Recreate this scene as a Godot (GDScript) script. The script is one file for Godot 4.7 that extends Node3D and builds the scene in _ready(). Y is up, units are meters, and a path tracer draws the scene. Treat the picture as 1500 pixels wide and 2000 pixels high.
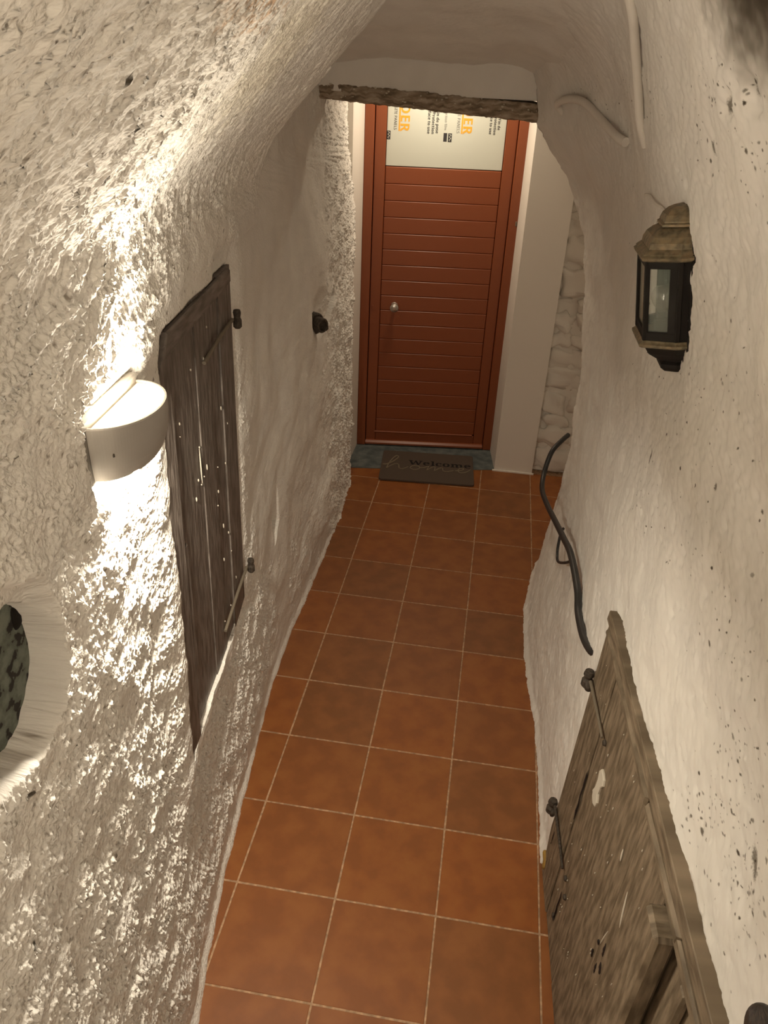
extends Node3D

# World: x to the right, y up, -z along the passage towards the red door. Metres; floor tiles are 0.33 m.
var used := {}
var M := {}


func _ready():
	# ---------- camera, environment, lights ----------
	var cam := Camera3D.new()
	cam.name = "camera"
	cam.fov = 67.526
	cam.near = 0.02
	cam.far = 40.0
	cam.position = Vector3(0.6318, 2.3429, 1.5071)
	cam.rotation = Vector3(-0.52174, 0.1321, 0.0465)
	add_child(cam)
	cam.current = true
	var we := WorldEnvironment.new()
	we.name = "environment"
	var env := Environment.new()
	env.background_mode = Environment.BG_COLOR
	env.background_color = Color(0.004, 0.004, 0.005)
	env.tonemap_mode = Environment.TONE_MAPPER_LINEAR
	env.tonemap_exposure = 1.2
	env.sdfgi_enabled = true
	env.ssao_enabled = true
	env.ssil_enabled = true
	we.environment = env
	add_child(we)

	make_materials()
	build_floor()
	build_left_wall()
	build_right_wall()
	build_ceilings()
	build_far_end()
	build_lintel()
	build_door()
	build_doormat()
	build_wall_lamp()
	build_vestibule_lamp()
	build_fill_light()
	build_shutter()
	build_hatch()
	build_low_door()
	build_lantern()
	build_cables()
	build_small_things()


# ================= helpers =================
func numbered(called: String) -> String:
	if not used.has(called):
		used[called] = 0
		return called
	used[called] += 1
	return "%s_%03d" % [called, used[called]]

func thing(called: String, label: String, category: String, at := Vector3.ZERO, basis_ := Basis()) -> Node3D:
	var o := Node3D.new()
	o.name = numbered(called)
	add_child(o)
	o.transform = Transform3D(basis_, at)
	o.set_meta("label", label)
	o.set_meta("category", category)
	return o

func tag(o: Node, label: String, category: String, group := "") -> void:
	o.set_meta("label", label)
	o.set_meta("category", category)
	if group:
		o.set_meta("group", group)

func fin(called: String, mesh: Mesh, mat: Material, parent: Node = self) -> MeshInstance3D:
	var o := MeshInstance3D.new()
	o.name = numbered(called) if parent == self else called
	o.mesh = mesh
	o.material_override = null
	for i in mesh.get_surface_count():
		o.set_surface_override_material(i, mat)
	parent.add_child(o, true)
	return o

func part(called: String, st: SurfaceTool, mat: Material, parent: Node = self) -> MeshInstance3D:
	return fin(called, st.commit(), mat, parent)

func struct(o: Node, label := "", category := "") -> Node:
	o.set_meta("kind", "structure")
	if label:
		o.set_meta("label", label)
	if category:
		o.set_meta("category", category)
	return o

# a triangle with given normals, turned clockwise as seen from its front
func face(st: SurfaceTool, p: Array, n: Array, uv: Array) -> void:
	var ord := [0, 1, 2]
	if (p[1] - p[0]).cross(p[2] - p[0]).dot(n[0] + n[1] + n[2]) > 0.0: ord = [0, 2, 1]
	for k in ord:
		st.set_normal(n[k]); st.set_uv(uv[k]); st.add_vertex(p[k])

func nst() -> SurfaceTool:
	var st := SurfaceTool.new()
	st.begin(Mesh.PRIMITIVE_TRIANGLES)
	return st

# a triangle whose normal points away from «inside»
func tri(st: SurfaceTool, a: Vector3, b: Vector3, c: Vector3, inside: Vector3, ua := Vector2.ZERO, ub := Vector2.ZERO, uc := Vector2.ZERO) -> void:
	var n := (b - a).cross(c - a)
	if n.length_squared() < 1e-16:
		return
	n = n.normalized()
	if n.dot((a + b + c) / 3.0 - inside) < 0.0:
		n = -n
		st.set_normal(n); st.set_uv(ua); st.add_vertex(a)
		st.set_normal(n); st.set_uv(ub); st.add_vertex(b)
		st.set_normal(n); st.set_uv(uc); st.add_vertex(c)
	else:
		st.set_normal(n); st.set_uv(ua); st.add_vertex(a)
		st.set_normal(n); st.set_uv(uc); st.add_vertex(c)
		st.set_normal(n); st.set_uv(ub); st.add_vertex(b)

func quad(st: SurfaceTool, a: Vector3, b: Vector3, c: Vector3, d: Vector3, inside: Vector3, ua := Vector2.ZERO, ub := Vector2.ZERO, uc := Vector2.ZERO, ud := Vector2.ZERO) -> void:
	tri(st, a, b, c, inside, ua, ub, uc)
	tri(st, a, c, d, inside, ua, uc, ud)

# chamfered box; grain = axis along which uv.y runs; each box gets its own place in the texture
func bx(st: SurfaceTool, c: Vector3, size: Vector3, bev := 0.003, grain := 1, xf := Transform3D(), shift := Vector2.ZERO) -> void:
	var h := size * 0.5
	bev = minf(bev, minf(h.x, minf(h.y, h.z)) * 0.9)
	var mid := xf * c
	var P := func(s: Vector3, a: int) -> Vector3:
		var v := Vector3(s.x * (h.x - bev), s.y * (h.y - bev), s.z * (h.z - bev))
		v[a] = s[a] * h[a]
		return v
	var UV := func(v: Vector3, a: int) -> Vector2:
		var g := grain if grain != a else (a + 1) % 3
		var o := 3 - g - a
		return Vector2(v[o] + c[o], v[g] + c[g]) + shift
	for a in 3:
		var b := (a + 1) % 3
		var d := (a + 2) % 3
		for sa in [-1.0, 1.0]:
			var q := []
			for k in [[-1.0, -1.0], [1.0, -1.0], [1.0, 1.0], [-1.0, 1.0]]:
				var s := Vector3.ZERO
				s[a] = sa; s[b] = k[0]; s[d] = k[1]
				q.append(P.call(s, a))
			quad(st, xf * (c + q[0]), xf * (c + q[1]), xf * (c + q[2]), xf * (c + q[3]), mid, UV.call(q[0], a), UV.call(q[1], a), UV.call(q[2], a), UV.call(q[3], a))
		# the four chamfers parallel to axis d: between faces a and b
		for sa in [-1.0, 1.0]:
			for sb in [-1.0, 1.0]:
				var s0 := Vector3.ZERO
				s0[a] = sa; s0[b] = sb; s0[d] = -1.0
				var s1 := s0
				s1[d] = 1.0
				var p0: Vector3 = P.call(s0, a); var p1: Vector3 = P.call(s1, a); var p2: Vector3 = P.call(s1, b); var p3: Vector3 = P.call(s0, b)
				quad(st, xf * (c + p0), xf * (c + p1), xf * (c + p2), xf * (c + p3), mid, UV.call(p0, a), UV.call(p1, a), UV.call(p2, a), UV.call(p3, a))
	for sx in [-1.0, 1.0]:
		for sy in [-1.0, 1.0]:
			for sz in [-1.0, 1.0]:
				var s := Vector3(sx, sy, sz)
				tri(st, xf * (c + P.call(s, 0)), xf * (c + P.call(s, 1)), xf * (c + P.call(s, 2)), mid, UV.call(P.call(s, 0), 0), UV.call(P.call(s, 1), 0), UV.call(P.call(s, 2), 0))

# closed loft through rings of equal length, flat shaded
func loft(st: SurfaceTool, rings: Array, cap0 := true, cap1 := true, closed := true) -> void:
	var n: int = rings[0].size()
	for i in rings.size() - 1:
		var mid := Vector3.ZERO
		for p in rings[i]: mid += p
		for p in rings[i + 1]: mid += p
		mid /= 2.0 * n
		for k in (n if closed else n - 1):
			var k1 := (k + 1) % n
			quad(st, rings[i][k], rings[i][k1], rings[i + 1][k1], rings[i + 1][k], mid, Vector2(k, i) * 0.05, Vector2(k + 1, i) * 0.05, Vector2(k + 1, i + 1) * 0.05, Vector2(k, i + 1) * 0.05)
	for e in 2:
		if (e == 0 and not cap0) or (e == 1 and not cap1):
			continue
		var ring = rings[0] if e == 0 else rings[-1]
		var other = rings[1] if e == 0 else rings[-2]
		var c := Vector3.ZERO
		var oc := Vector3.ZERO
		for p in ring: c += p
		for p in other: oc += p
		c /= n
		oc /= n
		var flat := PackedVector2Array()
		var nn := Vector3.ZERO
		for k in n:
			nn += (ring[k] - c).cross(ring[(k + 1) % n] - c)
		nn = nn.normalized()
		var ux: Vector3 = (ring[0] - c).normalized()
		ux = (ux - nn * ux.dot(nn)).normalized()
		var uy := nn.cross(ux)
		for p in ring: flat.append(Vector2((p - c).dot(ux), (p - c).dot(uy)))
		var idx := Geometry2D.triangulate_polygon(flat)
		for k in range(0, idx.size(), 3):
			tri(st, ring[idx[k]], ring[idx[k + 1]], ring[idx[k + 2]], (oc if (oc - c).length() > 1e-5 else c - nn), flat[idx[k]], flat[idx[k + 1]], flat[idx[k + 2]])

# polygon in a plane, extruded by depth along w
func prism(st: SurfaceTool, pts: Array, u: Vector3, v: Vector3, w: Vector3, o: Vector3, depth: float) -> void:
	var a := []
	var b := []
	for p in pts:
		a.append(o + u * p.x + v * p.y)
		b.append(o + u * p.x + v * p.y + w * depth)
	loft(st, [a, b])

func tube(st: SurfaceTool, pts: Array, r: float, sides := 10, r_end := -1.0, caps := true) -> void:
	var n := pts.size()
	var t0: Vector3 = (pts[1] - pts[0]).normalized()
	var side := t0.cross(Vector3.UP if absf(t0.y) < 0.9 else Vector3.RIGHT).normalized()
	var prev := []
	var pn := []
	var len := 0.0
	for i in n:
		var t: Vector3 = (pts[mini(i + 1, n - 1)] - pts[maxi(i - 1, 0)]).normalized()
		side = (side - t * side.dot(t)).normalized()
		var up := t.cross(side)
		var rr := r if r_end < 0.0 else lerpf(r, r_end, float(i) / (n - 1))
		var ring := []
		var rn := []
		for k in sides:
			var a := TAU * k / sides
			var d := side * cos(a) + up * sin(a)
			rn.append(d)
			ring.append(pts[i] + d * rr)
		var seg: float = 0.0 if i == 0 else (pts[i] - pts[i - 1]).length()
		if i > 0:
			for k in sides:
				var k1 := (k + 1) % sides
				var u0 := float(k) / sides
				var u1 := float(k + 1) / sides
				var ua := Vector2(u0, len); var ub := Vector2(u1, len); var uc := Vector2(u1, len + seg); var ud := Vector2(u0, len + seg)
				face(st, [prev[k], prev[k1], ring[k1]], [pn[k], pn[k1], rn[k1]], [ua, ub, uc])
				face(st, [prev[k], ring[k1], ring[k]], [pn[k], rn[k1], rn[k]], [ua, uc, ud])
		if caps and (i == 0 or i == n - 1):
			for k in sides:
				tri(st, pts[i], ring[k], ring[(k + 1) % sides], pts[i] + (t if i == 0 else -t) * 0.01)
		len += seg
		prev = ring
		pn = rn

func smooth_path(pts: Array, per := 6) -> Array:
	var out := []
	for i in pts.size() - 1:
		var p0: Vector3 = pts[maxi(i - 1, 0)]
		var p3: Vector3 = pts[mini(i + 2, pts.size() - 1)]
		for k in per:
			out.append((pts[i] as Vector3).cubic_interpolate(pts[i + 1], p0, p3, float(k) / per))
	out.append(pts[-1])
	return out

# surface of revolution about xf's y axis; prof = [Vector2(radius, y)]
func lathe(st: SurfaceTool, prof: Array, segs := 20, xf := Transform3D(), a0 := 0.0, a1 := TAU) -> void:
	for i in prof.size() - 1:
		var p: Vector2 = prof[i]
		var q: Vector2 = prof[i + 1]
		var d := q - p
		if d.length() < 1e-7:
			continue
		var nn := Vector2(d.y, -d.x).normalized()
		for k in segs:
			var b0 := lerpf(a0, a1, float(k) / segs)
			var b1 := lerpf(a0, a1, float(k + 1) / segs)
			var V := func(v: Vector2, b: float) -> Vector3: return xf * Vector3(v.x * cos(b), v.y, v.x * sin(b))
			var N := func(b: float) -> Vector3: return (xf.basis * Vector3(nn.x * cos(b), nn.y, nn.x * sin(b))).normalized()
			var n0: Vector3 = N.call(b0)
			var n1: Vector3 = N.call(b1)
			face(st, [V.call(p, b0), V.call(q, b0), V.call(q, b1)], [n0, n0, n1], [Vector2(b0, p.y), Vector2(b0, q.y), Vector2(b1, q.y)])
			face(st, [V.call(p, b0), V.call(q, b1), V.call(p, b1)], [n0, n1, n1], [Vector2(b0, p.y), Vector2(b1, q.y), Vector2(b1, p.y)])

# lumpy superellipsoid
func lump(st: SurfaceTool, c: Vector3, rad: Vector3, nz: FastNoiseLite, amp: float, power := 0.6, nu := 14, nv := 10, xf := Transform3D()) -> void:
	var pt := func(i: int, k: int) -> Vector3:
		var th := TAU * (i % nu) / nu
		var ph := PI * k / nv - PI / 2
		var f := func(x: float) -> float: return signf(x) * pow(absf(x), power)
		var d := Vector3(f.call(cos(ph)) * f.call(cos(th)), f.call(sin(ph)), f.call(cos(ph)) * f.call(sin(th)))
		var p := c + d * rad
		return xf * (p + d * amp * nz.get_noise_3dv(p))
	st.set_smooth_group(1)
	for k in nv:
		for i in nu:
			var a: Vector3 = pt.call(i, k); var b: Vector3 = pt.call(i + 1, k); var d: Vector3 = pt.call(i + 1, k + 1); var e: Vector3 = pt.call(i, k + 1)
			var ct := xf * c
			for t in [[a, b, d], [a, d, e]]:
				var out: bool = (t[1] - t[0]).cross(t[2] - t[0]).dot((t[0] + t[1] + t[2]) / 3.0 - ct) > 0.0
				for v in ([t[0], t[2], t[1]] if out else t):
					st.set_normal((v - ct).normalized()); st.set_uv(Vector2(v.x, v.y)); st.add_vertex(v)

func fnl(sd: int, freq: float, oct := 1, kind := FastNoiseLite.TYPE_SIMPLEX_SMOOTH, ridged := false) -> FastNoiseLite:
	var n := FastNoiseLite.new()
	n.seed = sd
	n.noise_type = kind
	n.frequency = freq
	if oct > 1:
		n.fractal_type = FastNoiseLite.FRACTAL_RIDGED if ridged else FastNoiseLite.FRACTAL_FBM
		n.fractal_octaves = oct
	else:
		n.fractal_type = FastNoiseLite.FRACTAL_NONE
	return n

func interp(v: float, pts: Array) -> float:   # pts sorted by falling x
	if v >= pts[0].x: return pts[0].y
	for i in pts.size() - 1:
		if v >= pts[i + 1].x:
			var t: float = (v - pts[i + 1].x) / (pts[i].x - pts[i + 1].x)
			t = t * t * (3.0 - 2.0 * t) * 0.35 + t * 0.65
			return lerpf(pts[i + 1].y, pts[i].y, t)
	return pts[-1].y

func table(pts: Array, v0: float, v1: float, n := 1024) -> PackedFloat32Array:
	var a := PackedFloat32Array()
	a.resize(n + 1)
	for i in n + 1: a[i] = interp(lerpf(v0, v1, float(i) / n), pts)
	return a

func tex(nz: FastNoiseLite, w: int, h: int, ramp: Array, as_normal := false) -> NoiseTexture2D:
	var t := NoiseTexture2D.new()
	t.width = w
	t.height = h
	t.seamless = true
	t.noise = nz
	if as_normal: t.as_normal_map = true
	if ramp.size():
		var g := Gradient.new()
		var off := PackedFloat32Array()
		var col := PackedColorArray()
		for r in ramp:
			off.append(r[0])
			col.append(r[1])
		g.offsets = off
		g.colors = col
		t.color_ramp = g
	return t

func mat(c: Color, rough := 0.7, metal := 0.0) -> StandardMaterial3D:
	var m := StandardMaterial3D.new()
	m.albedo_color = c
	m.roughness = rough
	m.metallic = metal
	return m

func wood(sd: int, dark: Color, mid: Color, light: Color, rough := 0.8, relief := 0.25) -> StandardMaterial3D:
	var m := mat(Color.WHITE, rough)
	m.albedo_texture = tex(fnl(sd, 0.018, 5), 512, 512, [[0.2, dark], [0.5, mid], [0.8, light]])
	m.heightmap_enabled = true
	m.heightmap_texture = tex(fnl(sd + 5, 0.03, 4), 512, 512, [])
	m.heightmap_scale = relief
	m.uv1_scale = Vector3(4.5, 0.9, 1)
	return m

func make_materials() -> void:
	var grain := tex(fnl(11, 0.035, 5), 512, 512, [])
	# thick lime plaster, colour from the mesh (mottled), fine grain in relief
	var p := mat(Color(1, 1, 1), 0.92)
	p.vertex_color_use_as_albedo = true
	p.metallic_specular = 0.25
	p.heightmap_enabled = true
	p.heightmap_texture = grain
	p.heightmap_scale = 0.2
	p.uv1_scale = Vector3(6.0, 6.0, 6.0)
	M.plaster = p
	var s := p.duplicate()
	s.heightmap_scale = 0.10
	s.uv1_scale = Vector3(2.0, 2.0, 2.0)
	M.smooth = s
	var w := mat(Color(0.90, 0.875, 0.84), 0.9)
	w.metallic_specular = 0.25
	M.paint = w
	# terracotta tiles
	M.tiles = []
	var hz := tex(fnl(21, 0.012, 5), 512, 512, [])
	var tones := [[Color(0.505, 0.291, 0.118), Color(0.535, 0.312, 0.128), Color(0.56, 0.340, 0.146)], [Color(0.50, 0.291, 0.125), Color(0.525, 0.310, 0.136), Color(0.55, 0.335, 0.153)], [Color(0.515, 0.291, 0.111), Color(0.55, 0.315, 0.121), Color(0.57, 0.340, 0.139)], [Color(0.48, 0.291, 0.132), Color(0.51, 0.310, 0.146), Color(0.54, 0.335, 0.164)]]
	for i in 4:
		var m := mat(Color.WHITE, 0.55)
		m.albedo_texture = tex(fnl(30 + i, 0.009, 5), 512, 512, [[0.25, tones[i][0]], [0.5, tones[i][1]], [0.8, tones[i][2]]])
		m.heightmap_enabled = true
		m.heightmap_texture = hz
		m.heightmap_scale = 0.06
		m.uv1_scale = Vector3(1.6, 1.6, 1)
		M.tiles.append(m)
	var g := mat(Color(0.70, 0.57, 0.44), 0.95)
	g.albedo_texture = tex(fnl(41, 0.05, 4), 256, 256, [[0.2, Color(0.75, 0.75, 0.75)], [0.8, Color.WHITE]])
	g.uv1_triplanar = true
	g.uv1_scale = Vector3(3, 3, 3)
	g.albedo_color = Color(0.76, 0.62, 0.49)
	M.grout = g
	var th := mat(Color.WHITE, 0.8)
	th.albedo_texture = tex(fnl(42, 0.02, 5), 256, 256, [[0.2, Color(0.30, 0.33, 0.33)], [0.8, Color(0.42, 0.44, 0.43)]])
	th.uv1_triplanar = true
	th.uv1_scale = Vector3(2, 2, 2)
	M.threshold = th
	# door lacquer
	M.red = mat(Color(0.535, 0.28, 0.15), 0.38)
	M.red.metallic_specular = 0.5
	M.film = mat(Color(0.80, 0.81, 0.77), 0.35)
	M.orange = mat(Color(0.95, 0.67, 0.22), 0.5)
	M.ink = mat(Color(0.20, 0.19, 0.20), 0.6)
	M.inkpale = mat(Color(0.50, 0.49, 0.48), 0.6)
	M.chrome = mat(Color(0.78, 0.76, 0.73), 0.28, 1.0)
	M.gasket = mat(Color(0.09, 0.05, 0.04), 0.7)
	var ru := mat(Color.WHITE, 0.98)
	ru.albedo_texture = tex(fnl(43, 0.2, 3), 256, 256, [[0.2, Color(0.31, 0.26, 0.22)], [0.8, Color(0.40, 0.345, 0.30)]])
	ru.heightmap_enabled = true
	ru.heightmap_texture = tex(fnl(44, 0.25, 2), 256, 256, [])
	ru.heightmap_scale = 0.3
	ru.uv1_triplanar = true
	ru.uv1_scale = Vector3(6, 6, 6)
	M.mat = ru
	M.matdark = mat(Color(0.10, 0.085, 0.075), 0.98)
	M.matlight = mat(Color(0.50, 0.45, 0.37), 0.95)
	M.shutter = wood(51, Color(0.33, 0.295, 0.27), Color(0.42, 0.385, 0.36), Color(0.49, 0.455, 0.43), 0.5, 0.12)
	M.oldwood = wood(61, Color(0.37, 0.32, 0.25), Color(0.46, 0.405, 0.33), Color(0.54, 0.48, 0.40), 0.7, 0.10)
	M.beamwood = wood(66, Color(0.46, 0.40, 0.33), Color(0.62, 0.555, 0.475), Color(0.73, 0.675, 0.605), 0.95, 0.4)
	M.iron = mat(Color.WHITE, 0.75, 0.3)
	M.iron.albedo_texture = tex(fnl(71, 0.06, 4), 256, 256, [[0.2, Color(0.20, 0.18, 0.155)], [0.7, Color(0.34, 0.30, 0.26)]])
	M.iron.uv1_triplanar = true
	M.iron.uv1_scale = Vector3(6, 6, 6)
	M.paleiron = mat(Color(0.47, 0.43, 0.37), 0.7, 0.2)
	M.brass = mat(Color.WHITE, 0.55, 0.35)
	M.brass.albedo_texture = tex(fnl(72, 0.03, 5), 256, 256, [[0.25, Color(0.30, 0.27, 0.20)], [0.5, Color(0.46, 0.42, 0.33)], [0.75, Color(0.52, 0.44, 0.33)]])
	M.brass.uv1_triplanar = true
	M.brass.uv1_scale = Vector3(5, 5, 5)
	M.black = mat(Color(0.095, 0.08, 0.066), 0.7)
	M.black.metallic_specular = 0.3
	M.rubber = mat(Color(0.17, 0.17, 0.17), 0.42)
	var gl := mat(Color(0.85, 0.9, 0.85, 0.12), 0.05)
	gl.transparency = BaseMaterial3D.TRANSPARENCY_ALPHA
	M.glass = gl
	var fg := mat(Color(0.80, 0.78, 0.70, 0.55), 0.2)
	fg.transparency = BaseMaterial3D.TRANSPARENCY_ALPHA
	M.dustyglass = fg
	var bg := mat(Color(0.85, 0.82, 0.76, 0.22), 0.08)
	bg.transparency = BaseMaterial3D.TRANSPARENCY_ALPHA
	M.bulbglass = bg
	M.plate = mat(Color(0.42, 0.40, 0.375), 0.65)
	M.lampbody = mat(Color(0.62, 0.60, 0.575), 0.6)
	var em := mat(Color(0.95, 0.93, 0.88), 0.4)
	em.emission_enabled = true
	em.emission = Color(1.0, 0.90, 0.72)
	em.emission_energy_multiplier = 3.0
	M.glow = em
	var hp := mat(Color.WHITE, 0.8)
	hp.albedo_texture = tex(fnl(81, 0.012, 4), 512, 512, [[0.24, Color(0.10, 0.085, 0.07)], [0.33, Color(0.15, 0.125, 0.10)], [0.36, Color(0.33, 0.35, 0.31)], [0.7, Color(0.43, 0.45, 0.41)]])
	hp.uv1_scale = Vector3(4, 4, 1)
	hp.heightmap_enabled = true
	hp.heightmap_texture = tex(fnl(81, 0.012, 4), 512, 512, [])
	hp.heightmap_scale = 0.12
	M.hatch = hp
	M.splash = mat(Color(0.80, 0.77, 0.71), 0.85)
	M.yellow = mat(Color(0.62, 0.49, 0.24), 0.9)
	M.railwood = wood(91, Color(0.13, 0.10, 0.08), Color(0.20, 0.16, 0.125), Color(0.27, 0.22, 0.18), 0.5, 0.1)


# ================= heightfield walls =================
var nA := fnl(1, 2.2, 2)
var nB := fnl(2, 10.0, 3)
var nC := fnl(3, 66.0, 2)
var nD := fnl(4, 46.0, 3, FastNoiseLite.TYPE_SIMPLEX_SMOOTH, true)
var nE := fnl(5, 120.0, 2)
var nF := fnl(6, 5.0, 2)
var nG := fnl(7, 55.0, 3)

var footL: PackedFloat32Array
var footR: PackedFloat32Array
var midR: PackedFloat32Array
var farR: PackedFloat32Array
const Z0 := 2.2
const Z1 := -3.3

func tab(t: PackedFloat32Array, v: float, v0: float, v1: float) -> float:
	var f := clampf((v - v0) / (v1 - v0), 0.0, 1.0) * (t.size() - 1)
	var i := mini(int(f), t.size() - 2)
	return lerpf(t[i], t[i + 1], f - i)

func sst(a: float, b: float, v: float) -> float:
	var t := clampf((v - a) / (b - a), 0.0, 1.0)
	return t * t * (3.0 - 2.0 * t)

# the broad shape of the left wall: plan line, batter, sloping vault up to z = -1.05
func left_base(z: float, y: float) -> float:
	var x := tab(footL, z, Z0, Z1)
	if y > 1.6 and z < -1.3:
		x -= 0.06 * clampf((y - 1.6) / 0.6, 0.0, 1.0) * clampf((-1.3 - z) / 0.6, 0.0, 1.0)
	if y > 1.9 and z > -1.2:
		var e := -1.05 + 0.012 * nB.get_noise_2d(y * 1.5, 3.0)
		var s := clampf((z - e + 0.006) / 0.012, 0.0, 1.0)
		if s > 0.0:
			var d := y - 2.115
			var v := 0.5 * (d + sqrt(d * d + 0.003)) * 0.93     # springs softly at 2.115
			x += s * (v + 0.020 * sst(1.99, 2.10, y) * sst(-0.55, -0.95, z))
	return x

func in_shutter(z: float, y: float, grow := 0.0) -> float:   # > 0 inside, distance-like
	var t := clampf((y - 0.70) / 1.15, 0.0, 1.0)
	var zl := lerpf(0.132, 0.062, t)
	var zr := lerpf(-0.552, -0.642, t)
	var top := 1.856 - 0.03 * clampf((z + 0.02) / 0.1, 0.0, 1.0)
	var d := minf(minf(zl - z, z - zr), minf(y - 0.70 + 0.02 * z, top - y))
	d = minf(d, ((zl - z) + (top - y) - 0.045) * 0.7)           # the cut corner
	return d + grow

func left_x(z: float, y: float) -> float:
	var x := left_base(z, y)
	var sh := in_shutter(z, y)
	if sh > 0.004:
		return x - (0.028 if sh < 0.03 and z < 0.0 else 0.045)
	var near := sst(-0.85, -0.50, z + 0.10 * nF.get_noise_2d(z * 2.0, y * 2.0) + (0.35 if y < 0.55 else 0.35 * sst(0.75, 0.55, y)))
	var vault := sst(1.95, 2.1, y)
	var rough := near * (1.0 + 0.25 * sst(1.75, 1.95, y) * sst(0.15, 0.4, z)) * lerpf(1.0, lerpf(0.45, 0.95, sst(-0.5, 0.35, z - (y - 2.1) * 0.8)), vault)
	if y > 1.95 and z > -1.03: rough = maxf(rough, 0.45)
	if sh > -0.09: rough *= lerpf(1.0, 0.15, sst(-0.09, -0.02, sh))
	if z > -0.62 and y > 1.83 and y < 2.02: rough *= lerpf(1.0, 0.2, sst(-0.1, 0.0, 0.1 - z - 0.35 * (y - 1.83) * 4.0 - 0.1))
	rough *= 0.12 + 0.88 * sst(0.035, 0.14, y)                      # smooth skirting brushed along the floor
	var far := sst(-1.90, -2.35, z + 0.2 * nF.get_noise_2d(z, y * 1.3 + 9.0))
	if z < -1.06: rough = maxf(rough * 0.5, far * 1.35)
	if z < -1.3 and y < 0.75: rough = maxf(rough, 0.5 * sst(0.75, 0.3, y) * (0.6 + nF.get_noise_2d(z * 1.5, y * 1.5)))
	# porthole: a funnel of smooth plaster
	var hd := Vector2((z - 0.81), (y - 1.595)).length()
	if hd < 0.24 and z > 0.5:
		var wob := 0.012 * nB.get_noise_2d(z, y)
		rough *= sst(0.14, 0.17, hd + wob)
		var hi := Vector2(z - 0.770, y - 1.55).length() + wob
		x -= 0.045 * sst(0.158, 0.136, hd + wob) * (0.65 + 0.35 * sst(0.15, 0.118, hi)) + 0.10 * sst(0.124, 0.112, hi)
	# broad unevenness; the near wall is slightly dished between lamp height and floor
	x += lerpf(0.016, 0.008, near) * nA.get_noise_2d(z, y) * clampf(y * 4.0, 0.15, 1.0)
	if y < 1.7 and z > -0.6: x -= 0.034 * sin(PI * y / 1.7) * sst(-0.6, -0.2, z) * sst(-0.01, -0.16, sh)
	var zz := z * lerpf(0.75, 1.25, vault) + y * 0.16
	var b := nB.get_noise_2d(zz, y)
	x += (0.0030 + 0.0050 * rough * (1.0 - 0.5 * vault)) * b
	if rough > 0.02:
		var c := nC.get_noise_2d(zz * 1.2, y)
		var d := nD.get_noise_2d(zz * 1.1, y)
		var e := nE.get_noise_2d(z, y)
		var patch := 0.55 + 0.6 * nF.get_noise_2d(z * 1.7 + 4.0, y * 1.7)
		patch = clampf(patch, 0.15, 1.0)
		var clump := sst(-0.15, 0.55, c + 0.35 * b)
		x += rough * ((0.0066 + 0.0030 * sst(1.3, 0.9, y)) * clump * patch + 0.0036 * d * patch * (1.0 - 0.5 * vault) + 0.0040 * e * (0.25 + clump * patch))
		if vault > 0.1: x += 0.004 * vault * sst(0.05, 0.25, nG.get_noise_2d(z * 0.30 + y * 0.06, y * 0.20))
	if z > 0.10 and z < 0.56 and y > 1.64 and y < 1.90:            # plaster smoothed flat under the wall lamp
		var q := maxf(absf(z - 0.33) - 0.125, absf(y - 1.776) - 0.05)
		if q < 0.05: x = lerpf(x, minf(x, -0.032 + (z - 0.33) * 0.08), sst(0.05, 0.0, q))
	if z < -0.42 and z > -0.75: x -= 0.016 * sst(-0.09, -0.015, sh) * sst(-0.42, -0.5, z)   # plaster kept back along the shutter's far edge
	# upright slot and groove in the far part, stub hollow
	if z < -1.0:
		if z > -1.3 and y > 0.58 and y < 0.86:
			var q := maxf(absf(z + 1.135) / 0.05, absf(y - 0.735 + (z + 1.135) * 0.6) / 0.085)
			x -= 0.035 * sst(1.05, 0.75, q)
		if z < -1.75 and z > -2.35 and y > 1.2 and y < 1.55:
			var l := Vector2(z + 2.10, y - 1.27)
			var along := clampf(l.dot(Vector2(-0.83, 0.55)), 0.0, 0.2)
			x -= 0.050 * sst(0.040, 0.018, (l - Vector2(-0.83, 0.55) * along).length())
		x -= 0.02 * sst(0.13, 0.05, Vector2((z + 1.95) * 0.7, y - 1.36).length())
		var bo := Vector2((z + 2.05) * 0.6, y - 0.33).length()
		x += 0.03 * sst(0.20, 0.10, bo + 0.03 * b)
	# plaster dies into the floor in a small fillet
	x += 0.012 * sst(0.035, 0.0, y)
	return x

func right_base(z: float, y: float) -> float:
	var mixh := 1.09 if z > -0.7 else maxf(0.5, 1.09 + (z + 0.7) * 1.2)
	var t := clampf(y / mixh, 0.0, 1.0)
	var b := lerpf(tab(footR, z, Z0, Z1), tab(midR, z, Z0, Z1), t)
	var hN := 0.28 * maxf(0.0, y - 1.7) * maxf(0.0, y - 1.7)
	var hF := tab(farR, y, 3.2, 0.9)
	var s := clampf((-z - 0.9) / 1.25, 0.0, 1.0)
	var w := s * s
	var cap := maxf(0.0, y - 2.30)
	return b - (hN * (1.0 - w) + hF * w) - 2.2 * cap * cap * sst(-0.8, -1.4, z)

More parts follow.
